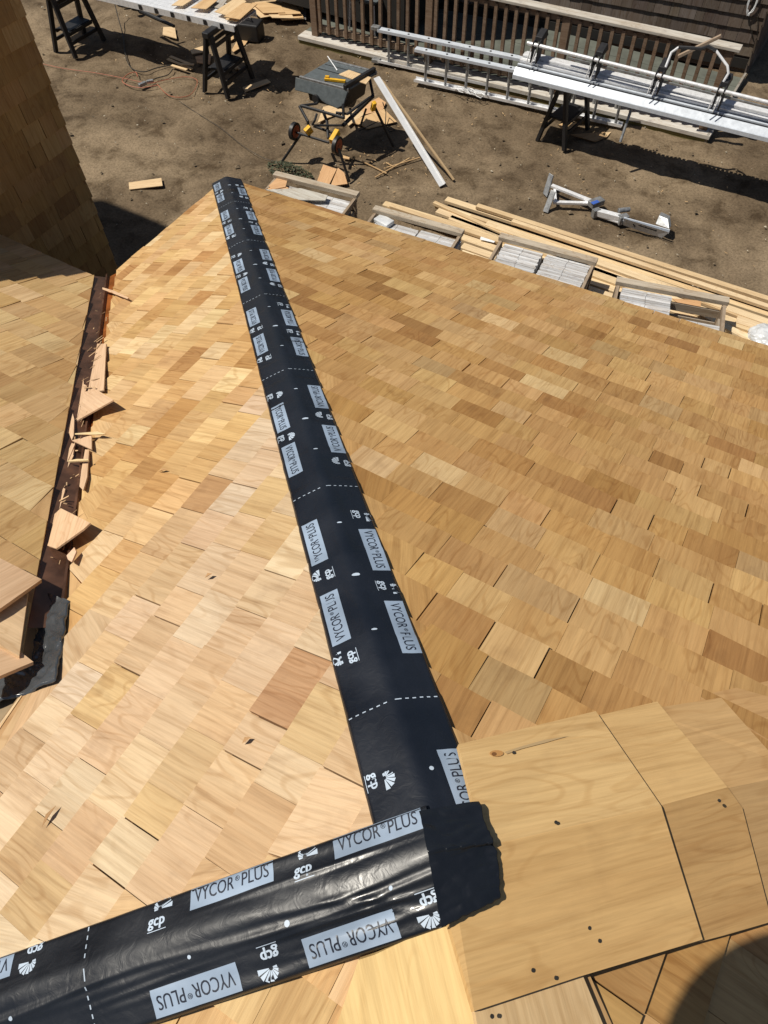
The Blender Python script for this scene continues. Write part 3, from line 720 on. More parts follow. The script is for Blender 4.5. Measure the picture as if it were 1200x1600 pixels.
def dwp(x, y, z): return V((x, y, z))
deck = wthing('railed_deck', 'low weathered grey deck with a slatted wooden railing', 'deck', (-4.2, 10.8, 0))
mb = MB()
for k in range(6):
    f0, f1 = k/6, (k + 1)/6 - .004
    a = lambda x, f: lerp(dfront(x), WY - .03, f)
    g_ = rnd.uniform(.8, 1.1)
    mb.hexa([V((DX0, a(DX0, f0), .04)), V((DX1, a(DX1, f0), .04)), V((DX1, a(DX1, f1), .04)), V((DX0, a(DX0, f1), .04)),
             V((DX0, a(DX0, f0), .08)), V((DX1, a(DX1, f0), .08)), V((DX1, a(DX1, f1), .08)), V((DX0, a(DX0, f1), .08))], (.40*g_, .38*g_, .35*g_))
mb.build('deck_floor', M_PNL, deck)
mb = MB(); mb.hexa([V((DX0, dfront(DX0) - .01, .04)), V((DX1 + .01, dfront(DX1) - .01, .04)), V((DX1 + .01, dfront(DX1) + .20, .04)), V((DX0, dfront(DX0) + .20, .04)), V((DX0, dfront(DX0) - .01, .088)), V((DX1 + .01, dfront(DX1) - .01, .088)), V((DX1 + .01, dfront(DX1) + .20, .088)), V((DX0, dfront(DX0) + .20, .088))], (.60, .58, .54)); mb.build('edge_board', M_DECKW, deck)
mb = MB(); mb.bar((DX0, dfront(DX0) + .02, .02), (DX1, dfront(DX1) + .02, .01), .03, .11, (0, 0, 1), (.22, .20, .08)); mb.build('front_board', M_DECKW, deck)
mb = MB(); mb.bar((DX1 - .02, dfront(DX1), .02), (DX1 - .02, WY, .07), .03, .14, (0, 0, 1), (.30, .28, .25)); mb.build('side_board', M_DECKW, deck)
BR = (.215, .150, .105)
RX0, RX1 = -7.17, -1.31
def rl(x, z, o=0.0): return V((x, dfront(x) + .15 + o, z))
def xatpx(px, z):
    x = -4.0
    for _ in range(30):
        p = rl(x, z) - CAM; u = 600 + CF*p.dot(R3)/p.dot(F3); x += (px - u)*.008
    return x
posts = [-7.17, xatpx(672, .6), xatpx(885, .9), -1.33]
for x in posts:
    mb = MB(); p = rl(x, 0); mb.box((p.x, p.y, .08 + .49), (.105, .105, .98), BR); mb.build('post', M_DECKW, deck, bevel=.004)
mb = MB(); mb.bar(rl(-7.30, 1.09), rl(-1.22, 1.09), .155, .035, (0, 0, 1), (.52, .49, .44)); mb.build('rail_cap', M_DECKW, deck, bevel=.004)
mb = MB(); mb.bar(rl(-7.17, 1.025), rl(-1.33, 1.025), .04, .085, (0, 0, 1), (.26, .19, .14)); mb.build('top_rail', M_DECKW, deck)
mb = MB(); mb.bar(rl(-7.17, .20), rl(-1.33, .20), .05, .085, (0, 0, 1), (.38, .30, .23)); mb.build('bottom_rail', M_DECKW, deck)
x = -7.06
proto = None
while x < -1.4:
    if all(abs(x - q) > .08 for q in posts):
        mb = MB(); p = rl(x, 0, -.04); k = rnd.uniform(.85, 1.15)
        mb.box((p.x, p.y, .60), (.044, .038, .88), (BR[0]*k, BR[1]*k, BR[2]*k)); mb.build('baluster', M_DECKW, deck)
    x += .143
# things about the deck
mb = MB(); mb.tube([W(1100, 92, 1.0), W(1085, 100, 1.0), W(1065, 112, .95)], .03, 6, (.2, .14, .1)); mb2 = MB(); mb2.bar(W(1127, 56, 1.32), W(1060, 88, 1.02), .05, .03, (0, 0, 1), (.36, .28, .21))
solo(mb2, 'wooden_stick', M_DECKW, 'short wooden stake leaning across the deck railing near its right post', 'stake')
mb = MB(); pts = []
for k in range(33):
    a = 2*pi*k/16 + .6; r = (.045 + .012*(k//17))
    qr = onp(1178, -2, wl(0, .05, 1), wn); pts.append(qr + wdir*(-r*cos(a)) + V((0, 0, .17*sin(a) - .02*(k % 3))))
mb.tube(pts, .008, 6); 
solo(mb, 'rope_coil', M_WHI, 'white rope coil hanging on the brown shingled wall', 'rope', smooth=True)
mb = MB(); mb.tube([onp(x_, y_, wl(0, .04, 1), wn) for x_, y_ in ((1168, 20), (1171, 35), (1175, 52), (1179, 66), (1183, 58), (1184, 40), (1184, 20))], .005, 6)
solo(mb, 'cable', M_CBLK, 'thin dark cable drooping down the corner of the brown shingled wall', 'cable', smooth=True)
# white chair on the deck seen through the balusters at the left
ch = wthing('patio_chair', 'white patio chair behind the left balusters of the deck', 'chair', (-6.5, 10.6, .18))
mb = MB()
for dx, dy in ((-.22, -.2), (.22, -.2), (-.22, .2), (.22, .2)):
    m3 = MB(); m3.tube([V((-6.5 + dx, 10.6 + dy, .18)), V((-6.5 + dx*.9, 10.6 + dy*.9, .6))], .014, 8); m3.build('leg', M_WHI, ch, smooth=True)
mb.tube([V((-6.72, 10.8, .6)), V((-6.74, 10.9, 1.0)), V((-6.26, 10.9, 1.0)), V((-6.28, 10.8, .6))], .014, 8); mb.build('frame', M_WHI, ch, smooth=True)
mb = MB(); mb.box((-6.5, 10.6, .60), (.46, .44, .02)); mb.build('seat', M_GRY, ch); mb = MB(); mb.box((-6.5, 10.88, .85), (.42, .015, .28)); mb.build('backrest', M_GRY, ch)

# ------------------------------------------------------------------ sawhorses
def sawhorse_proto():
    t = thing('sawhorse', '', 'sawhorse')
    for sx in (-1, 1):
        for sy in (-1, 1):
            mb = MB(); a, b = V((sx*.035, sy*.25, .76)), V((sx*.20, sy*.31, .0))
            mb.hexa([a + V(v_) for v_ in ((-.022, -.035, 0), (.022, -.035, 0), (.022, .035, 0), (-.022, .035, 0))][::1] and
                    [b + V((-.024, -.03, 0)), b + V((.024, -.03, 0)), b + V((.024, .03, 0)), b + V((-.024, .03, 0)),
                     a + V((-.022, -.04, 0)), a + V((.022, -.04, 0)), a + V((.022, .04, 0)), a + V((-.022, .04, 0))], (1, 1, 1))
            mb.build('leg', M_BLK, t, bevel=.006)
    mb = MB(); mb.box((0, 0, .775), (.10, .64, .07)); mb.build('top_beam', M_BLK, t, bevel=.008)
    mb = MB(); mb.box((0, 0, .30), (.24, .44, .025)); mb.box((-.13, 0, .28), (.02, .48, .05)); mb.box((.13, 0, .28), (.02, .48, .05)); mb.build('shelf', M_GRY if False else M_BLK, t, bevel=.004)
    for sx in (-1, 1):
        mb = MB(); mb.box((sx*.155, 0, .17), (.02, .52, .045)); mb.build('brace', M_BLK, t)
        mb = MB(); mb.box((sx*.06, 0, .62), (.018, .46, .05)); mb.build('brace', M_BLK, t)
    return t
sh = sawhorse_proto()
SHP = [((-10.22, 8.28, 0), .0, 'black plastic sawhorse at the far left, near the tower wall'),
       ((-7.56, 8.47, 0), .04, 'black plastic sawhorse among shingle offcuts, under the right end of the plank'),
       ((-2.92, 9.62, 0), -.12, 'black plastic sawhorse under the left end of the metal brake'),
       ((.75, 9.75, 0), .0, 'black plastic sawhorse under the far right end of the metal brake')]
for i, (l, a, lb) in enumerate(SHP):
    o = sh if i == 0 else copy_tree(sh)
    o.location = l; o.rotation_euler = (0, 0, a); o['label'] = lb; o['group'] = 'black folding sawhorses'

# plank on the two left sawhorses
pk = wthing('work_plank', 'grey aluminium plank laid over two sawhorses, covered with shingles', 'plank', (-8.9, 8.45, .81))
mb = MB(); pa, pb = V((-11.0, 8.36, .85)), V((-7.25, 8.66, .85))
for o_ in (-.2, -.1, 0, .1, .2):
    mb.bar(pa + V((0, o_, 0)), pb + V((0, o_, 0)), .096, .012)
mb.build('deck_surface', M_ALU, pk)
mb = MB()
for o_ in (-.25, .25): mb.bar(pa + V((0, o_, -.02)), pb + V((0, o_, -.02)), .014, .08)
mb.build('side_rail', M_ALU, pk)
mb = MB(); d_ = (pb - pa)
for k in range(6):
    p = pa + d_*(.6 + .07*k); mb.box((p.x, p.y - .25, .83), (.05, .03, .06))
mb.build('clamp', M_BLK, pk)

def slip(name, pts, z, t, col, label, group=None, tilt=None, mat=None, cat='offcut', gd=None):
    pp = [W(x, y, (z if not tilt else z + tilt[i])) for i, (x, y) in enumerate(pts)]
    mb = MB(); nn = (pp[1] - pp[0]).cross(pp[2] - pp[0]).normalized(); nn = nn if nn.z > 0 else -nn
    mb.slab(pp, nn, t, col, 0, gdir=gd); return solo(mb, name, mat or M_CAP, label, cat, group)
CO = (.62, .42, .22); CP_ = (.70, .52, .31); CR = (.62, .38, .20)
pl = [([(268, 8), (290, -8), (312, -8), (285, 9)], 'tan cedar shingle lying on the left of the plank'),
      ([(298, 12), (325, -5), (340, 0), (322, 14)], 'second tan shingle along the plank, point to the right'),
      ([(335, 18), (372, -6), (385, 2), (356, 24)], 'shingle slanting across the plank\'s edge'),
      ([(350, 26), (380, 4), (402, 6), (375, 30)], 'top shingle of the fanned stack at the plank\'s right end'),
      ([(352, 30), (372, 12), (398, 14), (370, 33)], 'lower shingle of the fanned stack at the plank\'s right end')]
for i, (q, lb) in enumerate(pl): slip('cedar_shingle', q, .90 + .012*i if i < 4 else .885, .008, CO if i % 2 else CP_, lb, 'shingles on the plank', cat='shingle')
slip('grey_shingle', [(308, 3), (330, -8), (360, -8), (345, 14)], .875, .006, (.45, .43, .40), 'grey weathered shingle on the plank between tan ones', None, mat=M_DECKW, cat='shingle')
# tool box / cylinder under the plank end
tb = wthing('tool_case', 'black tool case standing below the right end of the plank', 'tool case', tuple(W(392, 44, 0)))
mb = MB(); q = W(388, 46, .12); mb.box(q, (.42, .26, .24), (1, 1, 1), Matrix.Rotation(.25, 3, 'Z')); mb.build('case_body', M_BLK, tb, bevel=.02)
mb = MB(); mb.tube([q + V((-.1, 0, .12)), q + V((-.08, 0, .17)), q + V((.08, 0, .17)), q + V((.1, 0, .12))], .012, 8); mb.build('handle', M_BLK, tb, smooth=True)
mb = MB(); mb.tube([W(220, 17, .35), W(243, 28, .35), W(272, 41, .35)], [.03, .028, .022], 8); mb.tube([W(243, 28, .35), W(256, 22, .36)], .02, 8)
solo(mb, 'black_prop', M_BLK, 'black tube hanging under the plank at the left', 'tube', smooth=True)
mb = MB()
for k in range(7):
    q = W(rnd.uniform(182, 212), rnd.uniform(-3, 9), .06 + .03*(k % 3)); mb.box(q, (.14, .07, .07), (1, 1, 1), Matrix.Rotation(rnd.uniform(0, 3), 3, 'Z'))
solo(mb, 'tool_heap', M_BLK, 'heap of black tools on the ground at the top edge', 'tools', bevel=.01)
# pile of shingles at the top
for k in range(9):
    a = rnd.uniform(-.3, .3) + (0 if k < 6 else .6); cx, cy = 432 + rnd.uniform(-22, 22), 17 + rnd.uniform(-10, 8)
    dx, dy = 26, 7 + 4*a
    slip('cedar_shingle', [(cx - dx, cy - 6), (cx + dx*.6, cy - 12 + 8*a), (cx + dx, cy + 6 + 8*a), (cx - dx*.3, cy + 10)], .02 + .012*k, .009, random.choice([CO, CP_, CP_]),
         ('bottom', 'second lowest', 'third lowest', 'fourth lowest', 'middle', 'fourth highest', 'third highest', 'second highest', 'topmost')[k] + ' cedar shingle in the loose pile against the corner of the deck', 'shingle pile by the deck', cat='shingle')
slip('weathered_board', [(445, -6), (478, 6), (478, 28), (440, 12)], .03, .03, (.40, .38, .36), 'grey weathered board under the shingle pile by the deck', mat=M_DECKW, cat='board')

# ------------------------------------------------------------------ offcuts on the ground
OFF = [([(201, 285), (252, 278), (254, 290), (202, 296)], CP_, 'pale strip of wood alone on the dirt between the tower and the taped roof tip'),
       ([(255, 42), (273, 42), (276, 60), (254, 54)], CP_, 'five sided offcut on the dirt below the plank', ),
       ([(379, 136), (417, 123), (423, 128), (383, 143)], CP_, 'pale strip on the dirt to the right of the second sawhorse'),
       ([(362, 78), (375, 55), (391, 57), (383, 70), (365, 81)], CO, 'shingle offcut with clipped corner behind the second sawhorse'),
       ([(352, 50), (362, 47), (366, 60), (356, 66)], CO, 'small offcut behind the second sawhorse legs'),
       ([(297, 78), (322, 70), (324, 80), (300, 84)], CP_, 'pale offcut left of the second sawhorse'),
       ([(305, 88), (330, 84), (328, 100), (308, 98)], CR, 'reddish offcut tucked by the second sawhorse'),
       ([(334, 88), (363, 92), (364, 101), (336, 106)], CP_, 'offcut on the shelf of the second sawhorse'),
       ([(872, 195), (885, 190), (905, 193), (898, 200), (880, 202)], CO, 'ragged tan offcut in the shade under the brake'),
       ([(892, 210), (945, 206), (950, 213), (930, 221)], (.36, .24, .13), 'brown offcut on shaded dirt under the brake'),
       ([(936, 208), (955, 206), (948, 214)], CP_, 'small pale triangle offcut beside the dangling tube')]
for q, c_, lb in OFF: slip('wood_offcut', q, .015, .010, c_, lb, 'offcuts lying on the dirt')
for k, (a, b) in enumerate([((262, 92), (300, 108)), ((266, 88), (296, 100)), ((268, 102), (292, 109)), ((283, 100), (303, 101))]):
    mb = MB(); mb.bar(W(*a, .01 + .008*k), W(*b, .01 + .008*k), .045, .01, (0, 0, 1), CP_); solo(mb, 'wood_strip', M_CAP, ('topmost', 'farthest', 'nearest', 'rightmost')[k] + ' pale strip in the little heap left of the second sawhorse', 'offcut', 'strips heaped left of the sawhorse')
for k, (a, b) in enumerate([((362, 101), (370, 108)), ((367, 103), (375, 109)), ((357, 99), (366, 105))]):
    mb = MB(); mb.bar(W(*a, .02), W(*b, .02), .03, .02, (0, 0, 1), CP_); solo(mb, 'wood_block', M_CAP, ('middle', 'rightmost', 'leftmost')[k] + ' tiny wood block at the foot of the second sawhorse', 'offcut', 'tiny blocks by the sawhorse')
UT = [([(505, 167), (533, 160), (536, 176), (512, 184), (496, 192)], CP_, 'pale shingle on the dirt under the left part of the table saw'),
      ([(560, 168), (592, 152), (603, 160), (598, 172), (565, 180)], CR, 'pinkish shingle under the right side of the table saw'),
      ([(545, 190), (600, 170), (620, 190), (573, 201), (567, 196)], CO, 'wide shingle poking out behind the saw\'s right legs'),
      ([(533, 180), (560, 168), (570, 178), (545, 196)], CP_, 'shingle lying below the middle of the table saw'),
      ([(495, 284), (505, 257), (526, 264), (513, 291)], CR, 'orange tan shingle by the saw\'s front foot, left of a pair'),
      ([(516, 291), (528, 262), (538, 270), (543, 287)], CR, 'orange tan shingle by the saw\'s front foot, right of a pair'),
      ([(536, 241), (545, 243), (547, 249), (536, 247)], CO, 'little scrap between the saw\'s wheel and its shadow')]
for q, c_, lb in UT: slip('cedar_shingle', q, .02, .010, c_, lb, 'shingles under the table saw', cat='shingle')
for a, b, lb in [((566, 252), (604, 271), 'thin straight stick on the dirt in front of the saw\'s shadow'), ((586, 277), (640, 247), 'thin crooked twig right of the table saw'), ((603, 254), (614, 260), 'short splinter beside the saw\'s shadow'), ((604, 262), (657, 246), 'thin batten on the dirt beyond the saw\'s shadow')]:
    mb = MB(); mb.bar(W(*a, .01), W(*b, .012), .014, .01, (0, 0, 1), (.5, .34, .18)); solo(mb, 'thin_stick', M_CAP, lb, 'stick')
# ------------------------------------------------------------------ table saw
saw = wthing('table_saw', 'portable table saw with grey top on a black folding wheeled stand', 'table saw', tuple(W(540, 215, 0)))
X, Y = V((1, 0, 0)), V((0, 1, 0))
ZT = .80
qt = [W(474, 118, ZT), W(514, 95, ZT), W(588, 113, ZT), W(547, 137, ZT)]
mb = MB(); mb.slab(qt, (0, 0, 1), .028); mb.build('saw_table', M_GRY, saw, bevel=.004)
gx = (qt[3] - qt[0]).normalized(); gy = (qt[1] - qt[0]).normalized(); wt = (qt[3] - qt[0]).length; dt = (qt[1] - qt[0]).length
def SP_(a, b, z): return qt[0] + gx*wt*a + gy*dt*b + V((0, 0, z - ZT))
mb = MB()
mb.bar(SP_(.04, .5, ZT + .002), SP_(.96, .5, ZT + .002), .012, .003); mb.bar(SP_(.04, .78, ZT + .002), SP_(.96, .78, ZT + .002), .008, .003)
mb.build('table_slot', M_BLK, saw)
mb = MB()
for b_ in (-.10, 1.03): mb.bar(SP_(-.02, b_, ZT - .01), SP_(1.02, b_, ZT - .01), .03, .045)
mb.build('fence_rail', M_STEEL, saw, bevel=.003)
mb = MB(); mb.bar(SP_(.96, -.14, ZT + .02), SP_(.96, 1.06, ZT + .02), .045, .06); mb.build('rip_fence', M_BLK, saw, bevel=.004)
mb = MB(); bx_ = [SP_(.05, -.06, .76), SP_(.93, -.06, .76), SP_(.9, .9, .76), SP_(.08, .9, .76)]
lo_ = [p + V((0, 0, -.24)) + (gx*.05 if i in (0, 3) else -gx*.05) for i, p in enumerate(bx_)]
mb.hexa(lo_ + bx_); mb.build('saw_body', M_BLK, saw, bevel=.012)
mb = MB(); mb.cyl(SP_(.55, .45, .56), gx, .11, .34, 18); mb.build('motor_housing', M_BLK, saw, smooth=True)
mb = MB(); mb.cyl(SP_(.42, -.30, .63), gy, .055, .03, 18); mb.build('hand_wheel', M_BLK, saw, smooth=True)
mb = MB(); a = [SP_(-.10, -.13, .79), SP_(1.02, -.13, .79), SP_(.98, -.26, .63), SP_(.86, -.30, .585), SP_(.62, -.28, .60), SP_(.3, -.24, .66), SP_(-.08, -.24, .655)]
mb.slab(a, gy*-1 + V((0, 0, .6)), .02); mb.build('front_panel', M_GRY, saw, bevel=.006)
mb = MB(); mb.bar(SP_(.45, .02, ZT + .02), SP_(.82, .16, ZT + .02), .035, .03); mb.bar(SP_(.45, .05, ZT + .04), SP_(.52, .08, ZT + .04), .03, .03); mb.build('blade_guard', M_YEL, saw, bevel=.004)
def tubew(pts, r=.016): mb.tube([W(*p) for p in pts], r, 8)
mb = MB()
tubew([(470, 165, .62), (537, 184, .62)], .018); tubew([(468, 166, .60), (481, 190, .52), (483, 207, .40)], .018); tubew([(504, 172, .60), (511, 190, .50), (513, 216, .40)], .018)
tubew([(470, 165, .60), (495, 162, .60), (500, 150, .62)], .016); tubew([(495, 178, .62), (492, 188, .58), (488, 195, .52)], .014)
tubew([(537, 186, .56), (536, 162, .70)], .018); tubew([(583, 150, .62), (536, 196, .50)], .024); tubew([(583, 150, .62), (577, 120, .76)], .018)
tubew([(536, 196, .50), (516, 196, .50), (490, 196, .52)], .014); tubew([(521, 208, .42), (490, 197, .46)], .016)
tubew([(578, 152, .66), (543, 178, .60), (525, 176, .60)], .016); tubew([(572, 170, .52), (563, 197, .30)], .014)
mb.build('stand_frame', M_BLK, saw, smooth=True)
for a in ([(470, 210, .38), (441, 252, 0)], [(529, 232, .38), (546, 284, 0)], [(586, 168, .5), (615, 229, 0)], [(528, 168, .5), (545, 166, 0.0)]):
    mb = MB(); tubew(a, .017); mb.build('leg', M_BLK, saw, smooth=True)
mb = MB(); tubew([(463, 207, .38), (514, 223, .38)], .015); mb.build('axle', M_BLK, saw, smooth=True)
for c_, r_ in ((W(460, 205, .38), .105), (W(527, 227, .38), .105)):
    ax = (W(514, 223, .38) - W(463, 207, .38)).normalized()
    mb = MB(); mb.cyl(c_, ax, r_, .045, 28, ); wl_ = mb.build('wheel', M_BLK, saw, smooth=True)
    mb = MB(); mb.cyl(c_ - ax*.0, ax, r_*.72, .052, 24); mb.cyl(c_, ax, .02, .06, 12)
    rm = mb.build('rim', M_RED, None); rm.data.transform(Matrix.Translation(-V(saw.location))); rm.parent = wl_
for a_, b_, c_, d_ in ((W(478, 208, .42), W(486, 200, .46), .06, .09), (W(518, 222, .42), W(528, 205, .48), .06, .08), (W(582, 172, .50), W(585, 160, .62), .05, .05)):
    mb = MB(); mb.bar(a_, b_, c_, d_); mb.build('stand_bracket', M_YEL, saw, bevel=.006)
slip('cedar_shingle', [(529, 116), (545, 109), (580, 121), (572, 131)], ZT + .012, .008, CP_, 'pale split shingle lying on the table saw top', cat='shingle')
mb = MB(); mb.tube([W(527, 110, ZT + .01), W(512, 88, ZT + .03)], .006, 6); solo(mb, 'thin_rod', M_WHI, 'thin white rod lying over the back of the saw table', 'rod')
mb = MB(); pth = [W(598, 160, .3), W(603, 175, .1), W(602, 200, .03), W(610, 206, .02), W(618, 203, .02), W(606, 196, .02), W(590, 190, .02), W(560, 205, .02)]
mb.tube(pth, .006, 6); solo(mb, 'electric_cable', M_CBLK, 'black power cord looping by the saw\'s right rear leg', 'cord', smooth=True)
# boards leaning on the saw
def leaner(name, a, b, wdt, t, col, mat, label, cat):
    mb = MB(); mb.bar(a, b, wdt, t, (0, 0, 1), col); return solo(mb, name, mat, label, cat)
mb = MB(); a, b = W(588, 121, .84), W(691, 290, .012); mb.bar(a, b, .085, .014); d2 = (b - a).normalized().cross(V((0, 0, 1))).normalized(); mb.bar(a + d2*-.04 + V((0, 0, -.02)), b + d2*-.04 + V((0, 0, -.0)), .014, .05)
solo(mb, 'white_trim_board', M_WHI, 'white trim board leaning from the saw table to the dirt', 'trim board', bevel=.002)
leaner('thin_batten', W(596, 125, .80), W(709, 281, .01), .03, .012, (.55, .40, .23), M_CAP, 'thin unpainted batten leaning behind the white trim board', 'batten')

# ------------------------------------------------------------------ extension ladder on its side
lad = wthing('extension_ladder', 'aluminium extension ladder lying on its side against the deck', 'ladder', (-4.5, 10.0, 0))
def ladder_section(pA, HH, x_end, nm):
    """pA bottom-rail left end, pB top-rail left end (world), runs to x_end"""
    d = (W(830, 168, 0) - W(645, 127, 0)).normalized(); ln = (x_end - pA.x)/d.x
    up = V((0, 0, 1)); H = HH; side = V((-d.y, d.x, 0))
    a = V((pA.x, pA.y, .035)); sec = MB()
    for z in (.035, .035 + H):
        s = MB(); q = a + V((0, 0, z - .035)); s.bar(q, q + d*ln, .085, .006); 
        for o in (-.035, .035): s.bar(q + side*o*1.2 + V((0, 0, .014 if z < .2 else -.014)), q + side*o*1.2 + d*ln + V((0, 0, .014 if z < .2 else -.014)), .006, .036)
        r = s.build('rail', M_ALUP if z > .2 else M_ALU, lad)
    k = .16
    while k < ln - .05:
        s = MB(); q = a + d*k; s.tube([q, q + V((0, 0, H))], .019, 8); s.tube([q + V((0, 0, H + .002)), q + V((0, 0, H + .007))], .016, 8, mat=1); s.build('rung', [M_STEEL, M_BLK], lad, smooth=False); k += .305
    return a, d
a1, d1_ = ladder_section(W(592, 99, .0), .44, -2.35, 'a')
a2, d2_ = ladder_section(W(648, 129, .0), .43, -2.3, 'b')
for z in (.035, .475):
    mb = MB(); q = a1 + V((0, 0, (z if z < .1 else .475) - .035)); mb.bar(q - d1_*.10, q + d1_*.02, .085, .05); mb.build('ladder_foot', M_STEEL, lad, bevel=.006)
mb = MB(); q = a1 + V((0, 0, .437)) + d1_*1.75; mb.bar(q + V((0, 0, .0)), q + d1_*.11, .05, .003); mb.build('blue_sticker', M_BLU, lad)
mb = MB(); mb.bar(q + d1_*.112, q + d1_*.19, .05, .003); mb.build('red_sticker', M_RED, lad)
mb = MB(); pts = []
for k in range(60):
    a = k*.62; r = .07 + .03*sin(k*1.7); c_ = lerp(0, .42, k/60)
    q = W(712, 138, .10) + d1_*c_ + V((r*cos(a)*1.2, r*sin(a)*.7, .02*sin(k)))
    pts.append(q)
mb.tube(pts, .005, 6); solo(mb, 'ladder_rope', M_WHI, 'grey white rope bunched on the lower rail of the ladder', 'rope', smooth=True)

# ------------------------------------------------------------------ sheet metal brake
br = wthing('metal_brake', 'long aluminium sheet bending brake with a steel pole and clamps, on sawhorses', 'brake', (-2.0, 9.4, .8))
bl0, bl1 = W(801, 118, .82), W(1200, 217, .82)
bd = (bl1 - bl0).normalized(); LB = 4.3; bs_ = V((-bd.y, bd.x, 0))
def BP(u, v, z): return bl0 + bd*u + bs_*v + V((0, 0, z - .82))
mb = MB(); mb.slab([BP(0, 0, .835), BP(LB, 0, .835), BP(LB, .07, .90), BP(0, .07, .90)], (0, -.45, .9), .01); mb.bar(BP(0, -.002, .81), BP(LB, -.002, .81), .012, .05); mb.build('front_apron', M_ALUP, br, bevel=.003)
mb = MB(); mb.bar(BP(.02, .082, .893), BP(LB, .082, .893), .022, .02); mb.build('lower_jaw', M_BLK, br)
mb = MB(); mb.bar(BP(.01, .112, .905), BP(LB, .112, .905), .034, .03); mb.build('jaw_strip', M_ALUP, br, bevel=.003)
mb = MB(); mb.bar(BP(.02, .138, .905), BP(LB, .138, .905), .014, .02); mb.build('jaw_groove', M_BLK, br)
mb = MB(); mb.bar(BP(.015, .180, .93), BP(LB, .180, .93), .065, .04); mb.build('jaw_strip', M_ALU, br, bevel=.004)
mb = MB(); mb.bar(BP(.02, .226, .925), BP(LB, .226, .925), .014, .02); mb.build('jaw_groove', M_STEEL, br)
mb = MB(); mb.bar(BP(.015, .275, .95), BP(LB, .275, .95), .085, .05); mb.bar(BP(.02, .34, .955), BP(LB, .34, .955), .05, .02); mb.build('upper_jaw', M_ALU, br, bevel=.010)
mb = MB()
for k in range(60): mb.bar(BP(.9 + k*.055, .38, .94), BP(.9 + k*.055 + .03, .38, .94), .03, .02)
mb.build('hinge_teeth', M_STEEL, br)
mb = MB(); mb.bar(BP(0, .22, .80), BP(LB, .22, .80), .36, .02); mb.build('base_plate', M_STEEL, br)
mb = MB(); p0 = W(824, 67, 1.16); p1 = W(1200, 160, 1.16); pd = (p1 - p0).normalized(); mb.tube([p0, p0 + pd*3.9], .021, 14); mb.build('clamp_pole', M_ALU, br, smooth=True)
mb = MB(); q0 = p0 + V((0, .10, -.10)); mb.bar(q0 + pd*.5, q0 + pd*3.9, .02, .02); mb.build('rear_rail', M_STEEL, br)
def oxp(px):                            # distance along the pole at picture column px
    lo, hi = 0, 4
    for _ in range(30):
        md = (lo + hi)/2; p = p0 + pd*md - CAM; u = 600 + CF*p.dot(R3)/p.dot(F3)
        if u < px: lo = md
        else: hi = md
    return lo
for px in (838, 932, 1030, 1127, 1224):
    k = oxp(px); p = p0 + pd*k; b_ = V((p.x, p.y, 0))
    s = MB()
    for o in (-.035, .035):
        s.hexa([p + pd*(o - .008) + V((0, -.03, -.20)), p + pd*(o + .008) + V((0, -.03, -.20)), p + pd*(o + .008) + V((0, .10, -.16)), p + pd*(o - .008) + V((0, .10, -.16)),
                p + pd*(o - .008) + V((0, -.02, .03)), p + pd*(o + .008) + V((0, -.02, .03)), p + pd*(o + .008) + V((0, .13, .06)), p + pd*(o - .008) + V((0, .13, .06))])
    s.hexa([p + pd*(-.05) + V((0, .04, .02)), p + pd*.05 + V((0, .04, .02)), p + pd*.05 + V((0, .24, .03)), p + pd*(-.05) + V((0, .24, .03)),
            p + pd*(-.04) + V((0, .05, .07)), p + pd*.04 + V((0, .05, .07)), p + pd*.04 + V((0, .20, .11)), p + pd*(-.04) + V((0, .20, .11))])
    s.build('clamp_arm', M_BLK, br, bevel=.004)
    s = MB()
    for o in (-.03, .03): s.tube([p + pd*(o - .012) + V((0, -.05, -.03)), p + pd*(o - .03) + V((0, -.09, -.19))], .007, 6)
    s.build('clamp_rod', M_ALU, br, smooth=True)
ka, kb = oxp(1034), oxp(1124)
h0 = p0 + pd*ka + V((0, .06, .05)); h1 = p0 + pd*kb + V((0, .06, .05))
s = MB(); s.tube([h0, h0 + V((0, .10, .14)), h0 + V((.06, .12, .20))], .014, 8); s.tube([h1, h1 + V((.02, .03, .10)), h1 + V((-.02, .07, .15)), h1 + V((-.20, .14, .24))], .014, 8); s.build('lift_handle', M_ALU, br, smooth=True)
s = MB(); s.tube([h0 + V((.06, .12, .20)), h0 + V((.30, .13, .235)), h1 + V((-.30, .15, .26)), h1 + V((-.20, .14, .24))], .019, 8); s.build('handle_grip', M_BLK, br, smooth=True)
s = MB(); s.tube([W(990, 160, .76), W(969, 222, .38)], .017, 10); s.build('hanging_lever', M_STEEL, br, smooth=True)

# ------------------------------------------------------------------ pump jack lying on the dirt
pj = wthing('pump_jack_bracket', 'aluminium scaffold jack with two square feet lying on the dirt', 'scaffold jack', tuple(W(940, 325, 0)))
for a in (([(848, 302), (858, 270), (864, 274), (854, 306)], .16), ([(848, 330), (861, 296), (868, 300), (856, 331)], .10)):
    pts, z0 = a; mb = MB(); c0 = W(*pts[0], .02); c1 = W(*pts[1], .02)
    p_ = [W(pts[0][0], pts[0][1], .0), W(pts[3][0], pts[3][1] + 2, .0), W(pts[2][0], pts[2][1], .2), W(pts[1][0], pts[1][1], .2)]
    nn = (p_[1] - p_[0]).cross(p_[2] - p_[0]).normalized(); mb.slab(p_, nn, .02); mb.build('foot_plate', M_STEEL, pj, bevel=.003)
mb = MB(); mb.bar(W(862, 290, .10), W(928, 316, .10), .05, .03); mb.bar(W(864, 316, .06), W(924, 318, .08), .045, .03); mb.bar(W(866, 290, .08), W(868, 316, .05), .03, .03); mb.build('strut', M_ALU, pj, bevel=.003)
mb = MB(); mb.bar(W(922, 320, .10), W(941, 313, .10), .10, .07); mb.build('jack_head', M_STEEL, pj, bevel=.008)
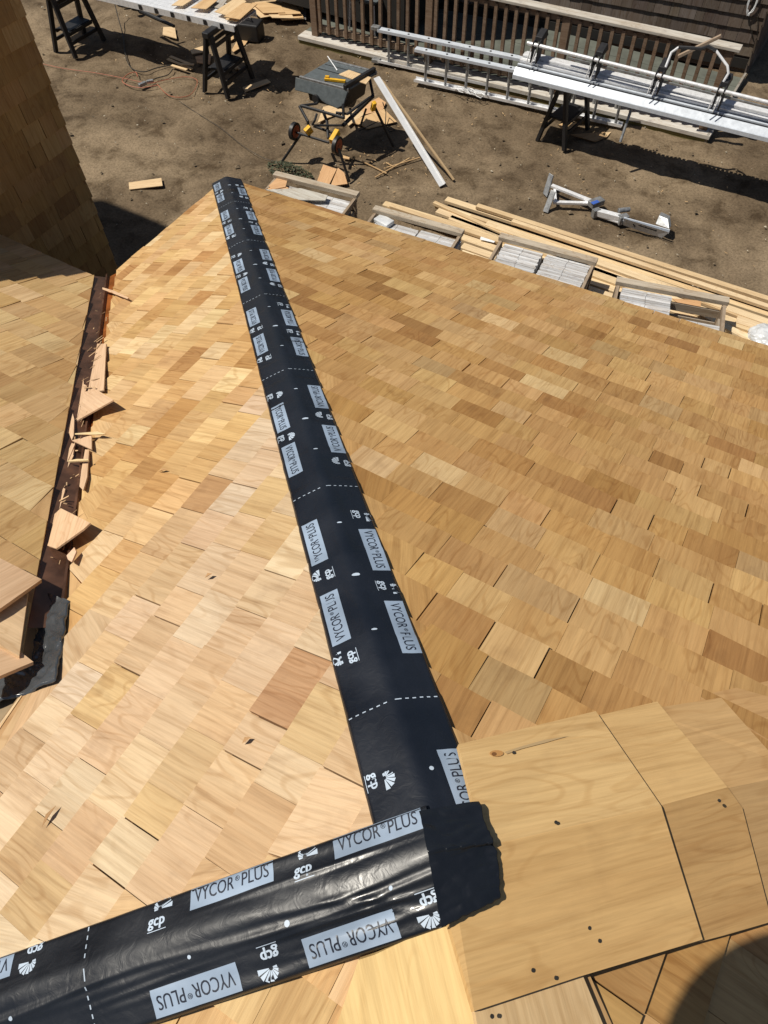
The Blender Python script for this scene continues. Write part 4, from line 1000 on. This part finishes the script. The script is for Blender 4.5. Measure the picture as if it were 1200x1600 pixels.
mb = MB(); mb.bar(W(925, 318, .145), W(935, 314, .145), .05, .004); mb.build('blue_label', M_BLU, pj)
mb = MB(); mb.bar(W(932, 331, .07), W(970, 341, .07), .07, .07); mb.bar(W(934, 337, .03), W(972, 349, .03), .03, .02); mb.build('slide_bar', M_ALU, pj, bevel=.004)
mb = MB(); mb.bar(W(926, 334, .06), W(936, 331, .06), .06, .10); mb.build('slide_collar', M_STEEL, pj, bevel=.004)
mb = MB(); mb.bar(W(966, 344, .06), W(980, 341, .06), .08, .10); mb.cyl(W(975, 328, .12), (1, .8, 0), .028, .14, 14); mb.build('roller_clamp', M_STEEL, pj, bevel=.004)
mb = MB(); mb.slab([W(974, 341, .14), W(1046, 363, .14), W(1034, 372, .02), W(974, 352, .02)], (0, -.8, .5), .008); mb.bar(W(974, 342, .12), W(1046, 362, .12), .012, .05); mb.build('channel', M_ALUP, pj, bevel=.002)
mb = MB(); mb.bar(W(989, 348, .105), W(992, 355, .06), .012, .012); mb.bar(W(998, 352, .10), W(1026, 361, .10), .006, .012)
for k in range(4): mb.bar(W(1000 + 8*k, 353 + 2.4*k, .105), W(1005 + 8*k, 351 + 2.4*k, .115), .008, .012)
mb.build('channel_slot', M_DRK, pj)
mb = MB(); mb.slab([W(1024, 350, .14), W(1030, 336, .20), W(1044, 342, .20), W(1046, 358, .14)], (0, -1, 0), .07); mb.build('end_bracket', M_STEEL, pj, bevel=.005)

# ------------------------------------------------------------------ lumber and crates beyond the eave
LCOL = [(.72, .56, .35), (.68, .52, .31), (.76, .61, .39), (.62, .46, .27), (.70, .54, .34)]
LB_ = [((697, 312), (1300, 508), .09, .0, 'long pine board, the outermost of the lumber pile'),
       ((681, 321), (1290, 522), .07, .0, 'long pine board second from the outer edge of the lumber pile'),
       ((706, 330), (1285, 535), .09, .02, 'pine board third from the outer edge of the lumber pile'),
       ((678, 317), (800, 372), .05, .05, 'short narrow batten on top of the lumber at its left end'),
       ((683, 330), (1000, 448), .09, .03, 'pine board with a split end in the middle of the lumber pile'),
       ((703, 341), (1280, 552), .09, .03, 'pine board inside the lumber pile, nearer the crates'),
       ((600, 319), (900, 410), .09, .03, 'pine board sticking out left beyond the others, behind the second crate'),
       ((604, 327), (960, 440), .09, .0, 'pine board showing in the gap behind the third crate'),
       ((735, 338), (1290, 545), .045, .05, 'thin batten across the lumber above the third crate'),
       ((722, 385), (1290, 580), .10, .01, 'pine board nearest the eave in the lumber pile'),
       ((722, 372), (1290, 566), .10, .02, 'pine board between the crates and the outer lumber'),
       ((930, 500), (1220, 560), .09, .03, 'pine board slanting toward the plastic wrapped bundle'),
       ((1010, 445), (1300, 600), .08, .06, 'pine board lying askew over the lumber on the right'),
         ((745, 322), (1300, 500), .07, .05, 'pine board on top of the outer edge of the lumber pile'),
         ((800, 346), (1300, 513), .06, .06, 'narrow pale board on top of the outer lumber, starting above the third crate'),
         ((760, 350), (1300, 540), .09, .06, 'pine board on top of the lumber just behind the third crate'),
         ((925, 428), (1300, 560), .10, .05, 'pine board on top of the lumber behind the fourth crate'),
         ((720, 396), (1300, 600), .10, .0, 'pine board showing in the gaps between the crates'),
         ((610, 322), (780, 378), .06, .05, 'short pine board on top, left of the third crate'),
         ((1150, 500), (1300, 548), .12, .06, 'wide pine board beside the plastic wrapped bundle')]
for i, (a, b, w_, z, lb) in enumerate(LB_):
    mb = MB(); mb.bar(W(*a, z + .045), W(*b, z + .045), w_, .038, (0, 0, 1), LCOL[i % 5])
    solo(mb, 'lumber_board', M_LUM, lb, 'board', 'pine boards in the lumber pile', bevel=.003)
slip('white_card', [(752, 367), (776, 372), (772, 379), (750, 374)], .11, .004, (.8, .8, .8), 'white card on the lumber left of the third crate', mat=M_WHI, cat='card')

def crate(name, label, tl, tr, depth, z, x_skew=0.0, bundles=(), grp=None, bh=.36):
    """tl,tr: pixels of the far top edge; open top crate of rough boards with grey bundles inside"""
    a, b = W(*tl, z), W(*tr, z); d = (b - a).normalized(); Ln = (b - a).length; s_ = V((d.y, -d.x, 0))   # s_ towards the house
    t = wthing(name, label, 'crate', (a.x, a.y - .4, 0), grp)
    G = lambda u, v, h: a + d*u + s_*v + V((0, 0, h - z))
    G0 = (.36, .31, .25)
    mb = MB(); mb.bar(G(-.03, .0, z - .02), G(Ln + .03, .0, z - .02), .085, .05, (0, 0, 1), (.46, .40, .32)); mb.build('top_rail', M_DECKW, t, bevel=.004)
    mb = MB()
    for h in (.12, .27): mb.bar(G(0, .02, h), G(Ln, .02, h), .02, .09, (0, 0, 1), G0)
    mb.build('far_side', M_DECKW, t)
    for u in (0, Ln):
        mb = MB(); mb.bar(G(u, 0, z - .07), G(u, depth, z - .07), .03, .06, (0, 0, 1), (.34, .27, .20))
        for h in (.10, .22): mb.bar(G(u, 0, h), G(u, depth, h), .02, .07, (0, 0, 1), G0)
        for v in (.05, .45, depth - .05): mb.bar(G(u, v, .02), G(u, v, z - .05), .045, .03, (0, 1, 0), (.30, .24, .18))
        mb.build('end_side', M_DECKW, t)
    mb = MB(); mb.bar(G(0, depth, z - .02), G(Ln, depth, z - .02), .08, .04, (0, 0, 1), G0); mb.build('near_rail', M_DECKW, t)
    mb = MB(); mb.slab([G(0, 0, .04), G(Ln, 0, .04), G(Ln, depth, .04), G(0, depth, .04)], (0, 0, 1), .03, G0); mb.build('bottom', M_DECKW, t)
    out = []
    for k, (u0, u1, v0, v1, h) in enumerate(bundles):
        rows = int((v1 - v0)/.030); m2 = MB(); r = random.Random(k + int(a.x*10))
        for q in range(rows):
            vv = v0 + (v1 - v0)*q/rows; o = r.uniform(-.008, .008); g_ = r.uniform(.78, 1.12); hh = h + r.uniform(-.003, .003)
            for half in (0, 1):
                ua, ub = lerp(u0, u1, half*.5) + o, lerp(u0, u1, .5 + half*.5) + o - .004; g_ *= r.uniform(.93, 1.06)
                m2.hexa([G(ua, vv, .06), G(ub, vv, .06), G(ub, vv + .029, .06), G(ua, vv + .029, .06), G(ua, vv, hh), G(ub, vv, hh), G(ub, vv + .029, hh), G(ua, vv + .029, hh)], (.56*g_, .57*g_, .59*g_))
        out.append(m2)
    return t, out, G, Ln
CR_ = [('wooden_crate', 'first crate beyond the eave, nearest the taped roof tip, with loose shingles on top', (432, 271), (556, 302), .95, .45, [(.06, .52, .06, .85, .37), (.55, .98, .06, .85, .37)]),
       ('wooden_crate', 'second open crate along the eave, with grey bundles and a white packet', (588, 325), (720, 361), .95, .45, [(.05, .55, .06, .85, .36), (.57, 1.05, .06, .85, .37)]),
       ('wooden_crate', 'third open crate along the eave, filled with two grey bundles', (785, 368), (929, 406), .95, .45, [(.05, .48, .05, .85, .40), (.52, 1.0, .05, .85, .40)]),
       ('wooden_crate', 'fourth open crate along the eave, part empty at its far right', (968, 437), (1135, 468), .95, .45, [(.05, .55, .05, .85, .40), (.58, 1.1, .27, .85, .33)])]
CG = []
nm_ = ['first', 'second', 'third', 'fourth']
for i, (n_, lb, tl, tr, dp, z, bd_) in enumerate(CR_):
    t, out, G, Ln = crate(n_, lb, tl, tr, dp, z, bundles=bd_, grp='open crates along the eave')
    CG.append((G, Ln))
    for k, m2 in enumerate(out): solo(m2, 'shingle_bundle', M_DECKW, 'grey white shingle bundle in the %s half of the %s crate' % (('left', 'right')[k], nm_[i]), 'bundle', 'bundles inside the crates')
mb = MB(); G, Ln = CG[1]; q = G(.14, .10, .385); mb.box(q, (.20, .13, .05), (1, 1, 1), Matrix.Rotation(-.2, 3, 'Z')); solo(mb, 'white_packet', M_PLAS, 'white wrapped packet on the bundles in the second crate', 'packet', bevel=.01)
slip('long_shingle', [(415, 296), (470, 294), (512, 305), (508, 313), (462, 312), (440, 303)], .43, .012, (.52, .50, .45), 'long grey shingle laid across the first crate, blunt end right', mat=M_DECKW, cat='shingle')
slip('cedar_shingle', [(420, 290), (436, 275), (449, 281), (446, 292), (425, 296)], .42, .012, CR, 'orange tan shingle at the left end of the first crate', cat='shingle')
slip('cedar_shingle', [(412, 296), (440, 288), (452, 294), (430, 300)], .41, .010, CR, 'second orange tan shingle at the left end of the first crate', cat='shingle')
slip('cedar_shingle', [(1050, 466), (1095, 470), (1095, 482), (1060, 474)], .20, .010, (.6, .36, .18), 'orange shingle inside the empty corner of the fourth crate', cat='shingle')

# plastic wrapped bundle at the right edge
bm = bmesh.new(); bmesh.ops.create_icosphere(bm, subdivisions=5, radius=1)
q = W(1203, 532, .12)
for v in bm.verts:
    n = v.co.copy(); r = 1 + noise.fractal(n*3, 1, 2, 4)*.10 + abs(noise.noise(n*7))*.10
    v.co = V((n.x*.22*r, n.y*.18*r, n.z*.12*r))
me = bpy.data.meshes.new('plastic_bundle'); bm.to_mesh(me); bm.free(); me.materials.append(M_PLAS); me.polygons.foreach_set('use_smooth', [True]*len(me.polygons))
o = bpy.data.objects.new('plastic_bundle', me); C.objects.link(o); o.location = q; setp(o, 'crumpled clear plastic wrapped bundle on the lumber at the right edge', 'bundle')

# weeds beside the first crate
mb = MB(); r = random.Random(5); c0 = W(452, 268, .0)
for k in range(260):
    a = r.uniform(0, 2*pi); d = r.random()**.6; p = c0 + V((cos(a)*d*.34, sin(a)*d*.17, r.uniform(.01, .10)*(1.1 - d))); an = r.uniform(0, 2*pi); l = r.uniform(.015, .04)
    u = V((cos(an), sin(an), r.uniform(-.3, .5)))*l; v_ = V((-sin(an), cos(an), r.uniform(-.3, .3)))*l*.35
    mb.face([p - u, p + v_, p + u, p - v_], (1, 1, 1))
setp(solo(mb, 'green_weeds', M_LEAF, 'patch of dark green weeds left of the first crate', 'weeds'), kind='stuff')

# cords
def cord(name, pts, r, mat, label):
    P_ = [W(x, y, z) for x, y, z in pts]; out = []
    for i in range(len(P_) - 1):
        p0_, p1_, p2_, p3_ = P_[max(i - 1, 0)], P_[i], P_[i + 1], P_[min(i + 2, len(P_) - 1)]
        for k in range(6):
            t = k/6; out.append(.5*((2*p1_) + (-p0_ + p2_)*t + (2*p0_ - 5*p1_ + 4*p2_ - p3_)*t*t + (-p0_ + 3*p1_ - 3*p2_ + p3_)*t**3))
    out.append(P_[-1]); mb = MB(); mb.tube(out, r, 6); solo(mb, name, mat, label, 'cord', smooth=True)
cord('electric_cable', [(20, 94, .01), (57, 98, .01), (100, 107, .01), (150, 114, .01), (192, 122, .01), (215, 127, .01), (235, 130, .02), (262, 124, .01), (290, 120, .01), (308, 126, .01), (300, 146, .01), (282, 152, .01), (262, 148, .01), (246, 132, .01)], .0045, M_ORG, 'orange extension cord snaking over the dirt to a loop by the sawhorse')
cord('electric_cable', [(246, 133, .02), (220, 137, .01), (200, 133, .01), (191, 126, .01), (200, 116, .01), (212, 113, .01), (215, 120, .01)], .006, M_ORG, 'small orange cord loop around the plug joint')
cord('electric_cable', [(176, -8, .3), (184, 25, .1), (192, 55, .02), (196, 85, .01), (205, 106, .01), (225, 112, .01), (245, 106, .01), (270, 101, .01)], .007, M_CBLK, 'black cord running down from the top edge and curving right')
cord('electric_cable', [(270, 108, .01), (262, 117, .01), (245, 122, .01), (232, 128, .02)], .007, M_CBLK, 'short black cord ending at the plug joint')
mb = MB(); mb.bar(W(217, 134, .03), W(228, 129, .03), .05, .045); mb.bar(W(229, 128, .03), W(240, 126, .03), .04, .04); solo(mb, 'cord_plug', M_STEEL, 'plug joint where the orange and black cords meet', 'plug', bevel=.008)
cord('electric_cable', [(280, 158, .005), (310, 178, .005), (345, 200, .005), (380, 228, .005), (410, 246, .005), (430, 252, .005)], .003, M_CBLK, 'thin wire lying across the open dirt toward the weeds')

# ------------------------------------------------------------------ offcuts in the valley
def vslip(pts, hs, col, label, t=.006, name='wood_offcut'):
    pp = [onp(x, y, AP + nA*(.012 + h*.62), nA) for (x, y), h in zip(pts, hs)]
    mb = MB(); nn = (pp[1] - pp[0]).cross(pp[2] - pp[0]).normalized(); nn = nn if nn.z > 0 else -nn
    mb.slab(pp, nn, t, col, 0); solo(mb, name, M_CAP, label, 'offcut', 'offcuts caught in the copper valley')
PK = (.66, .46, .30)
VS = [([(120, 657), (133, 612), (150, 608), (177, 625)], [.05, .03, .05, .10], PK, 'pale triangular offcut with raised tip, upper in the copper valley'),
      ([(152, 537), (166, 537), (162, 610), (137, 612), (144, 580)], [.03, .035, .03, .02, .02], PK, 'long pinkish strip leaning along the right side of the valley'),
      ([(121, 583), (129, 576), (131, 600), (136, 603), (120, 655), (117, 610)], [.03]*6, PK, 'pinkish strip on the left of the valley below the rib end'),
      ([(160, 449), (178, 454), (201, 465), (199, 467), (160, 452)], [.05, .05, .04, .035, .045], PK, 'thin sliver across the top of the valley'),
      ([(112, 688), (143, 680), (143, 702)], [.05, .04, .04], PK, 'small triangular offcut in the middle of the valley'),
      ([(117, 677), (152, 674), (165, 678), (150, 679), (117, 679)], [.06, .06, .05, .055, .055], (.75, .6, .35), 'straw coloured sliver pointing right out of the valley'),
      ([(99, 722), (112, 692), (117, 694), (104, 724)], [.04]*4, PK, 'split pinkish stick, upper of two slanting in the valley'),
      ([(97, 736), (110, 706), (117, 690), (114, 712), (102, 739)], [.035]*5, PK, 'split pinkish stick, lower of two slanting in the valley'),
      ([(105, 720), (120, 717), (138, 717), (138, 719), (107, 721)], [.06]*5, (.75, .6, .35), 'straw coloured sliver lying level across the valley'),
      ([(133, 702), (139, 703), (136, 745), (130, 766), (124, 760), (127, 735)], [.03]*6, PK, 'pinkish strip along the right wall of the valley below the triangle'),
      ([(109, 652), (112, 640), (116, 655), (115, 680), (112, 688), (106, 672)], [.05]*6, PK, 'curled shaving on the left side of the valley'),
      ([(95, 794), (141, 817), (131, 826), (88, 857), (67, 850), (80, 808)], [.055, .085, .085, .07, .05, .05], (.70, .48, .30), 'large tan shingle piece lying across the lower valley'),
      ([(85, 799), (99, 762), (102, 764), (92, 799)], [.04]*4, PK, 'narrow stick just above the large piece in the valley'),
      ([(104, 868), (116, 855), (119, 862), (112, 878), (106, 874)], [.05]*5, (.75, .5, .34), 'curled shaving below the large piece in the valley')]
for a in VS: vslip(*a)
mb = MB(); r = random.Random(9)
for k in range(70):
    v_ = r.random(); x, y = lerp(168, 84, v_) + r.uniform(-12, 12), lerp(455, 880, v_)
    p = onp(x, y, AP + nA*(.022 + r.random()*.02), nA); a = r.uniform(0, pi); l = r.uniform(.004, .03); d = (V((cos(a), sin(a), 0)) - nA*nA.dot(V((cos(a), sin(a), 0)))).normalized()
    mb.bar(p - d*l, p + d*l + nA*r.uniform(-.006, .01), r.uniform(.001, .007), .0012, nA, tuple(q_*(.6 + .5*(k % 7)/6) for q_ in (.62, .42, .24)))
setp(mb.build('splinters', M_CAP), 'fine splinters and shavings strewn along the copper valley', 'splinters', None, 'stuff')
# a few small shavings and chips on the near slope
cd_ = [('A', 65, 1293, 88, 1258, 'curved cedar shaving on the lower left shingles'), ('A', 378, 1162, 392, 1152, 'brown splinter on the pale shingles near the tape'),
       ('A', 320, 903, 332, 896, 'loose brown chip on the left slope, middle'), ('A', 248, 737, 261, 733, 'tiny brown chip on the yellow shingles')]
for f, x0, y0, x1, y1, lb in cd_:
    n = FR[f][2]; a, b = onp(x0, y0, AP + n*.022, n), onp(x1, y1, AP + n*.026, n); mb = MB()
    mid = (a + b)/2 + n*.006; sd_ = (b - a).cross(n).normalized()*.006
    mb.face([a, mid - sd_, b, mid + sd_], (.5, .3, .14)); mb.face([a, mid + sd_, b, mid - sd_ - n*.004], (.4, .22, .1)); solo(mb, 'wood_shaving', M_CAP, lb, 'shaving')

# ------------------------------------------------------------------ the photographer, behind the lens (casts the shadow at the lower right)
def cw(x, y, z): return c2w(x, y, z) + CAM
foot_z = lambda p: AP.z - TP*max(abs(p.x - AP.x), abs(p.y - AP.y)) + .05
person = wthing('person', 'person in an added wide brimmed hat standing behind the camera, shadow at the lower right', 'person', tuple(cw(-.2, -.45, -1.75)))
fl_, fr_ = cw(-.38, -.50, 0), cw(-.02, -.52, 0); fl_.z = foot_z(fl_) + .03; fr_.z = foot_z(fr_) + .03
J = [cw(-.2, -.48, -.82), cw(-.2, -.46, -.62), cw(-.2, -.40, -.38), cw(-.2, -.33, -.20), cw(-.2, -.28, -.08), cw(-.2, -.24, .02), cw(-.2, -.23, .12),
     cw(-.38, -.37, -.26), cw(-.46, -.22, -.42), cw(-.22, -.10, -.20), cw(-.02, -.34, -.26), cw(.10, -.24, -.40), cw(.04, -.10, -.10),
     cw(-.30, -.48, -.92), cw(-.34, -.44, -1.30), fl_ + V((0, 0, .07)), cw(-.10, -.48, -.92), cw(-.06, -.45, -1.30), fr_ + V((0, 0, .07)), fl_ + c2w(0, .12, -.0), fr_ + c2w(0, .12, -.0)]
Ed = [(0, 1), (1, 2), (2, 3), (3, 4), (4, 5), (5, 6), (3, 7), (7, 8), (8, 9), (3, 10), (10, 11), (11, 12), (0, 13), (13, 14), (14, 15), (0, 16), (16, 17), (17, 18), (15, 19), (18, 20)]
Rr = [.14, .13, .15, .13, .055, .085, .08, .065, .048, .028, .065, .048, .028, .10, .065, .045, .10, .065, .045, .035, .035]
me = bpy.data.meshes.new('body'); o_ = V(person.location); me.from_pydata([tuple(p - o_) for p in J], Ed, []); me.materials.append(M_CLOTH)
bo = bpy.data.objects.new('body', me); C.objects.link(bo); bo.parent = person
sk = bo.modifiers.new('skin', 'SKIN'); ss = bo.modifiers.new('sub', 'SUBSURF'); ss.levels = 2; ss.render_levels = 2
for v, r in zip(me.skin_vertices[0].data if me.skin_vertices else [], Rr): v.radius = (r, r)
if not me.skin_vertices:
    bpy.context.view_layer.objects.active = bo
hb = MB(); hc = cw(-.19, -.25, .14); N_ = 40
up_ = (c2w(0, .15, 1)).normalized(); hx = up_.orthogonal().normalized(); hy = up_.cross(hx)
prof_ = [(.001, .115), (.06, .11), (.088, .085), (.098, .01), (.105, 0), (.20, -.012), (.37, -.03), (.37, -.036), (.10, -.012)]
rings = []
for r, z in prof_:
    b = len(hb.v); hb.v += [hc + hx*cos(2*pi*k/N_)*r + hy*sin(2*pi*k/N_)*r + up_*z for k in range(N_)]; rings.append(b)
for a, b in zip(rings, rings[1:]):
    for k in range(N_): hb.face(None, (1, 1, 1), None, 0, [a + k, a + (k + 1) % N_, b + (k + 1) % N_, b + k])
hb.build('hat', M_HAIR, person, smooth=True)  # unseen hat, added and sized to shape the shadow at the lower right
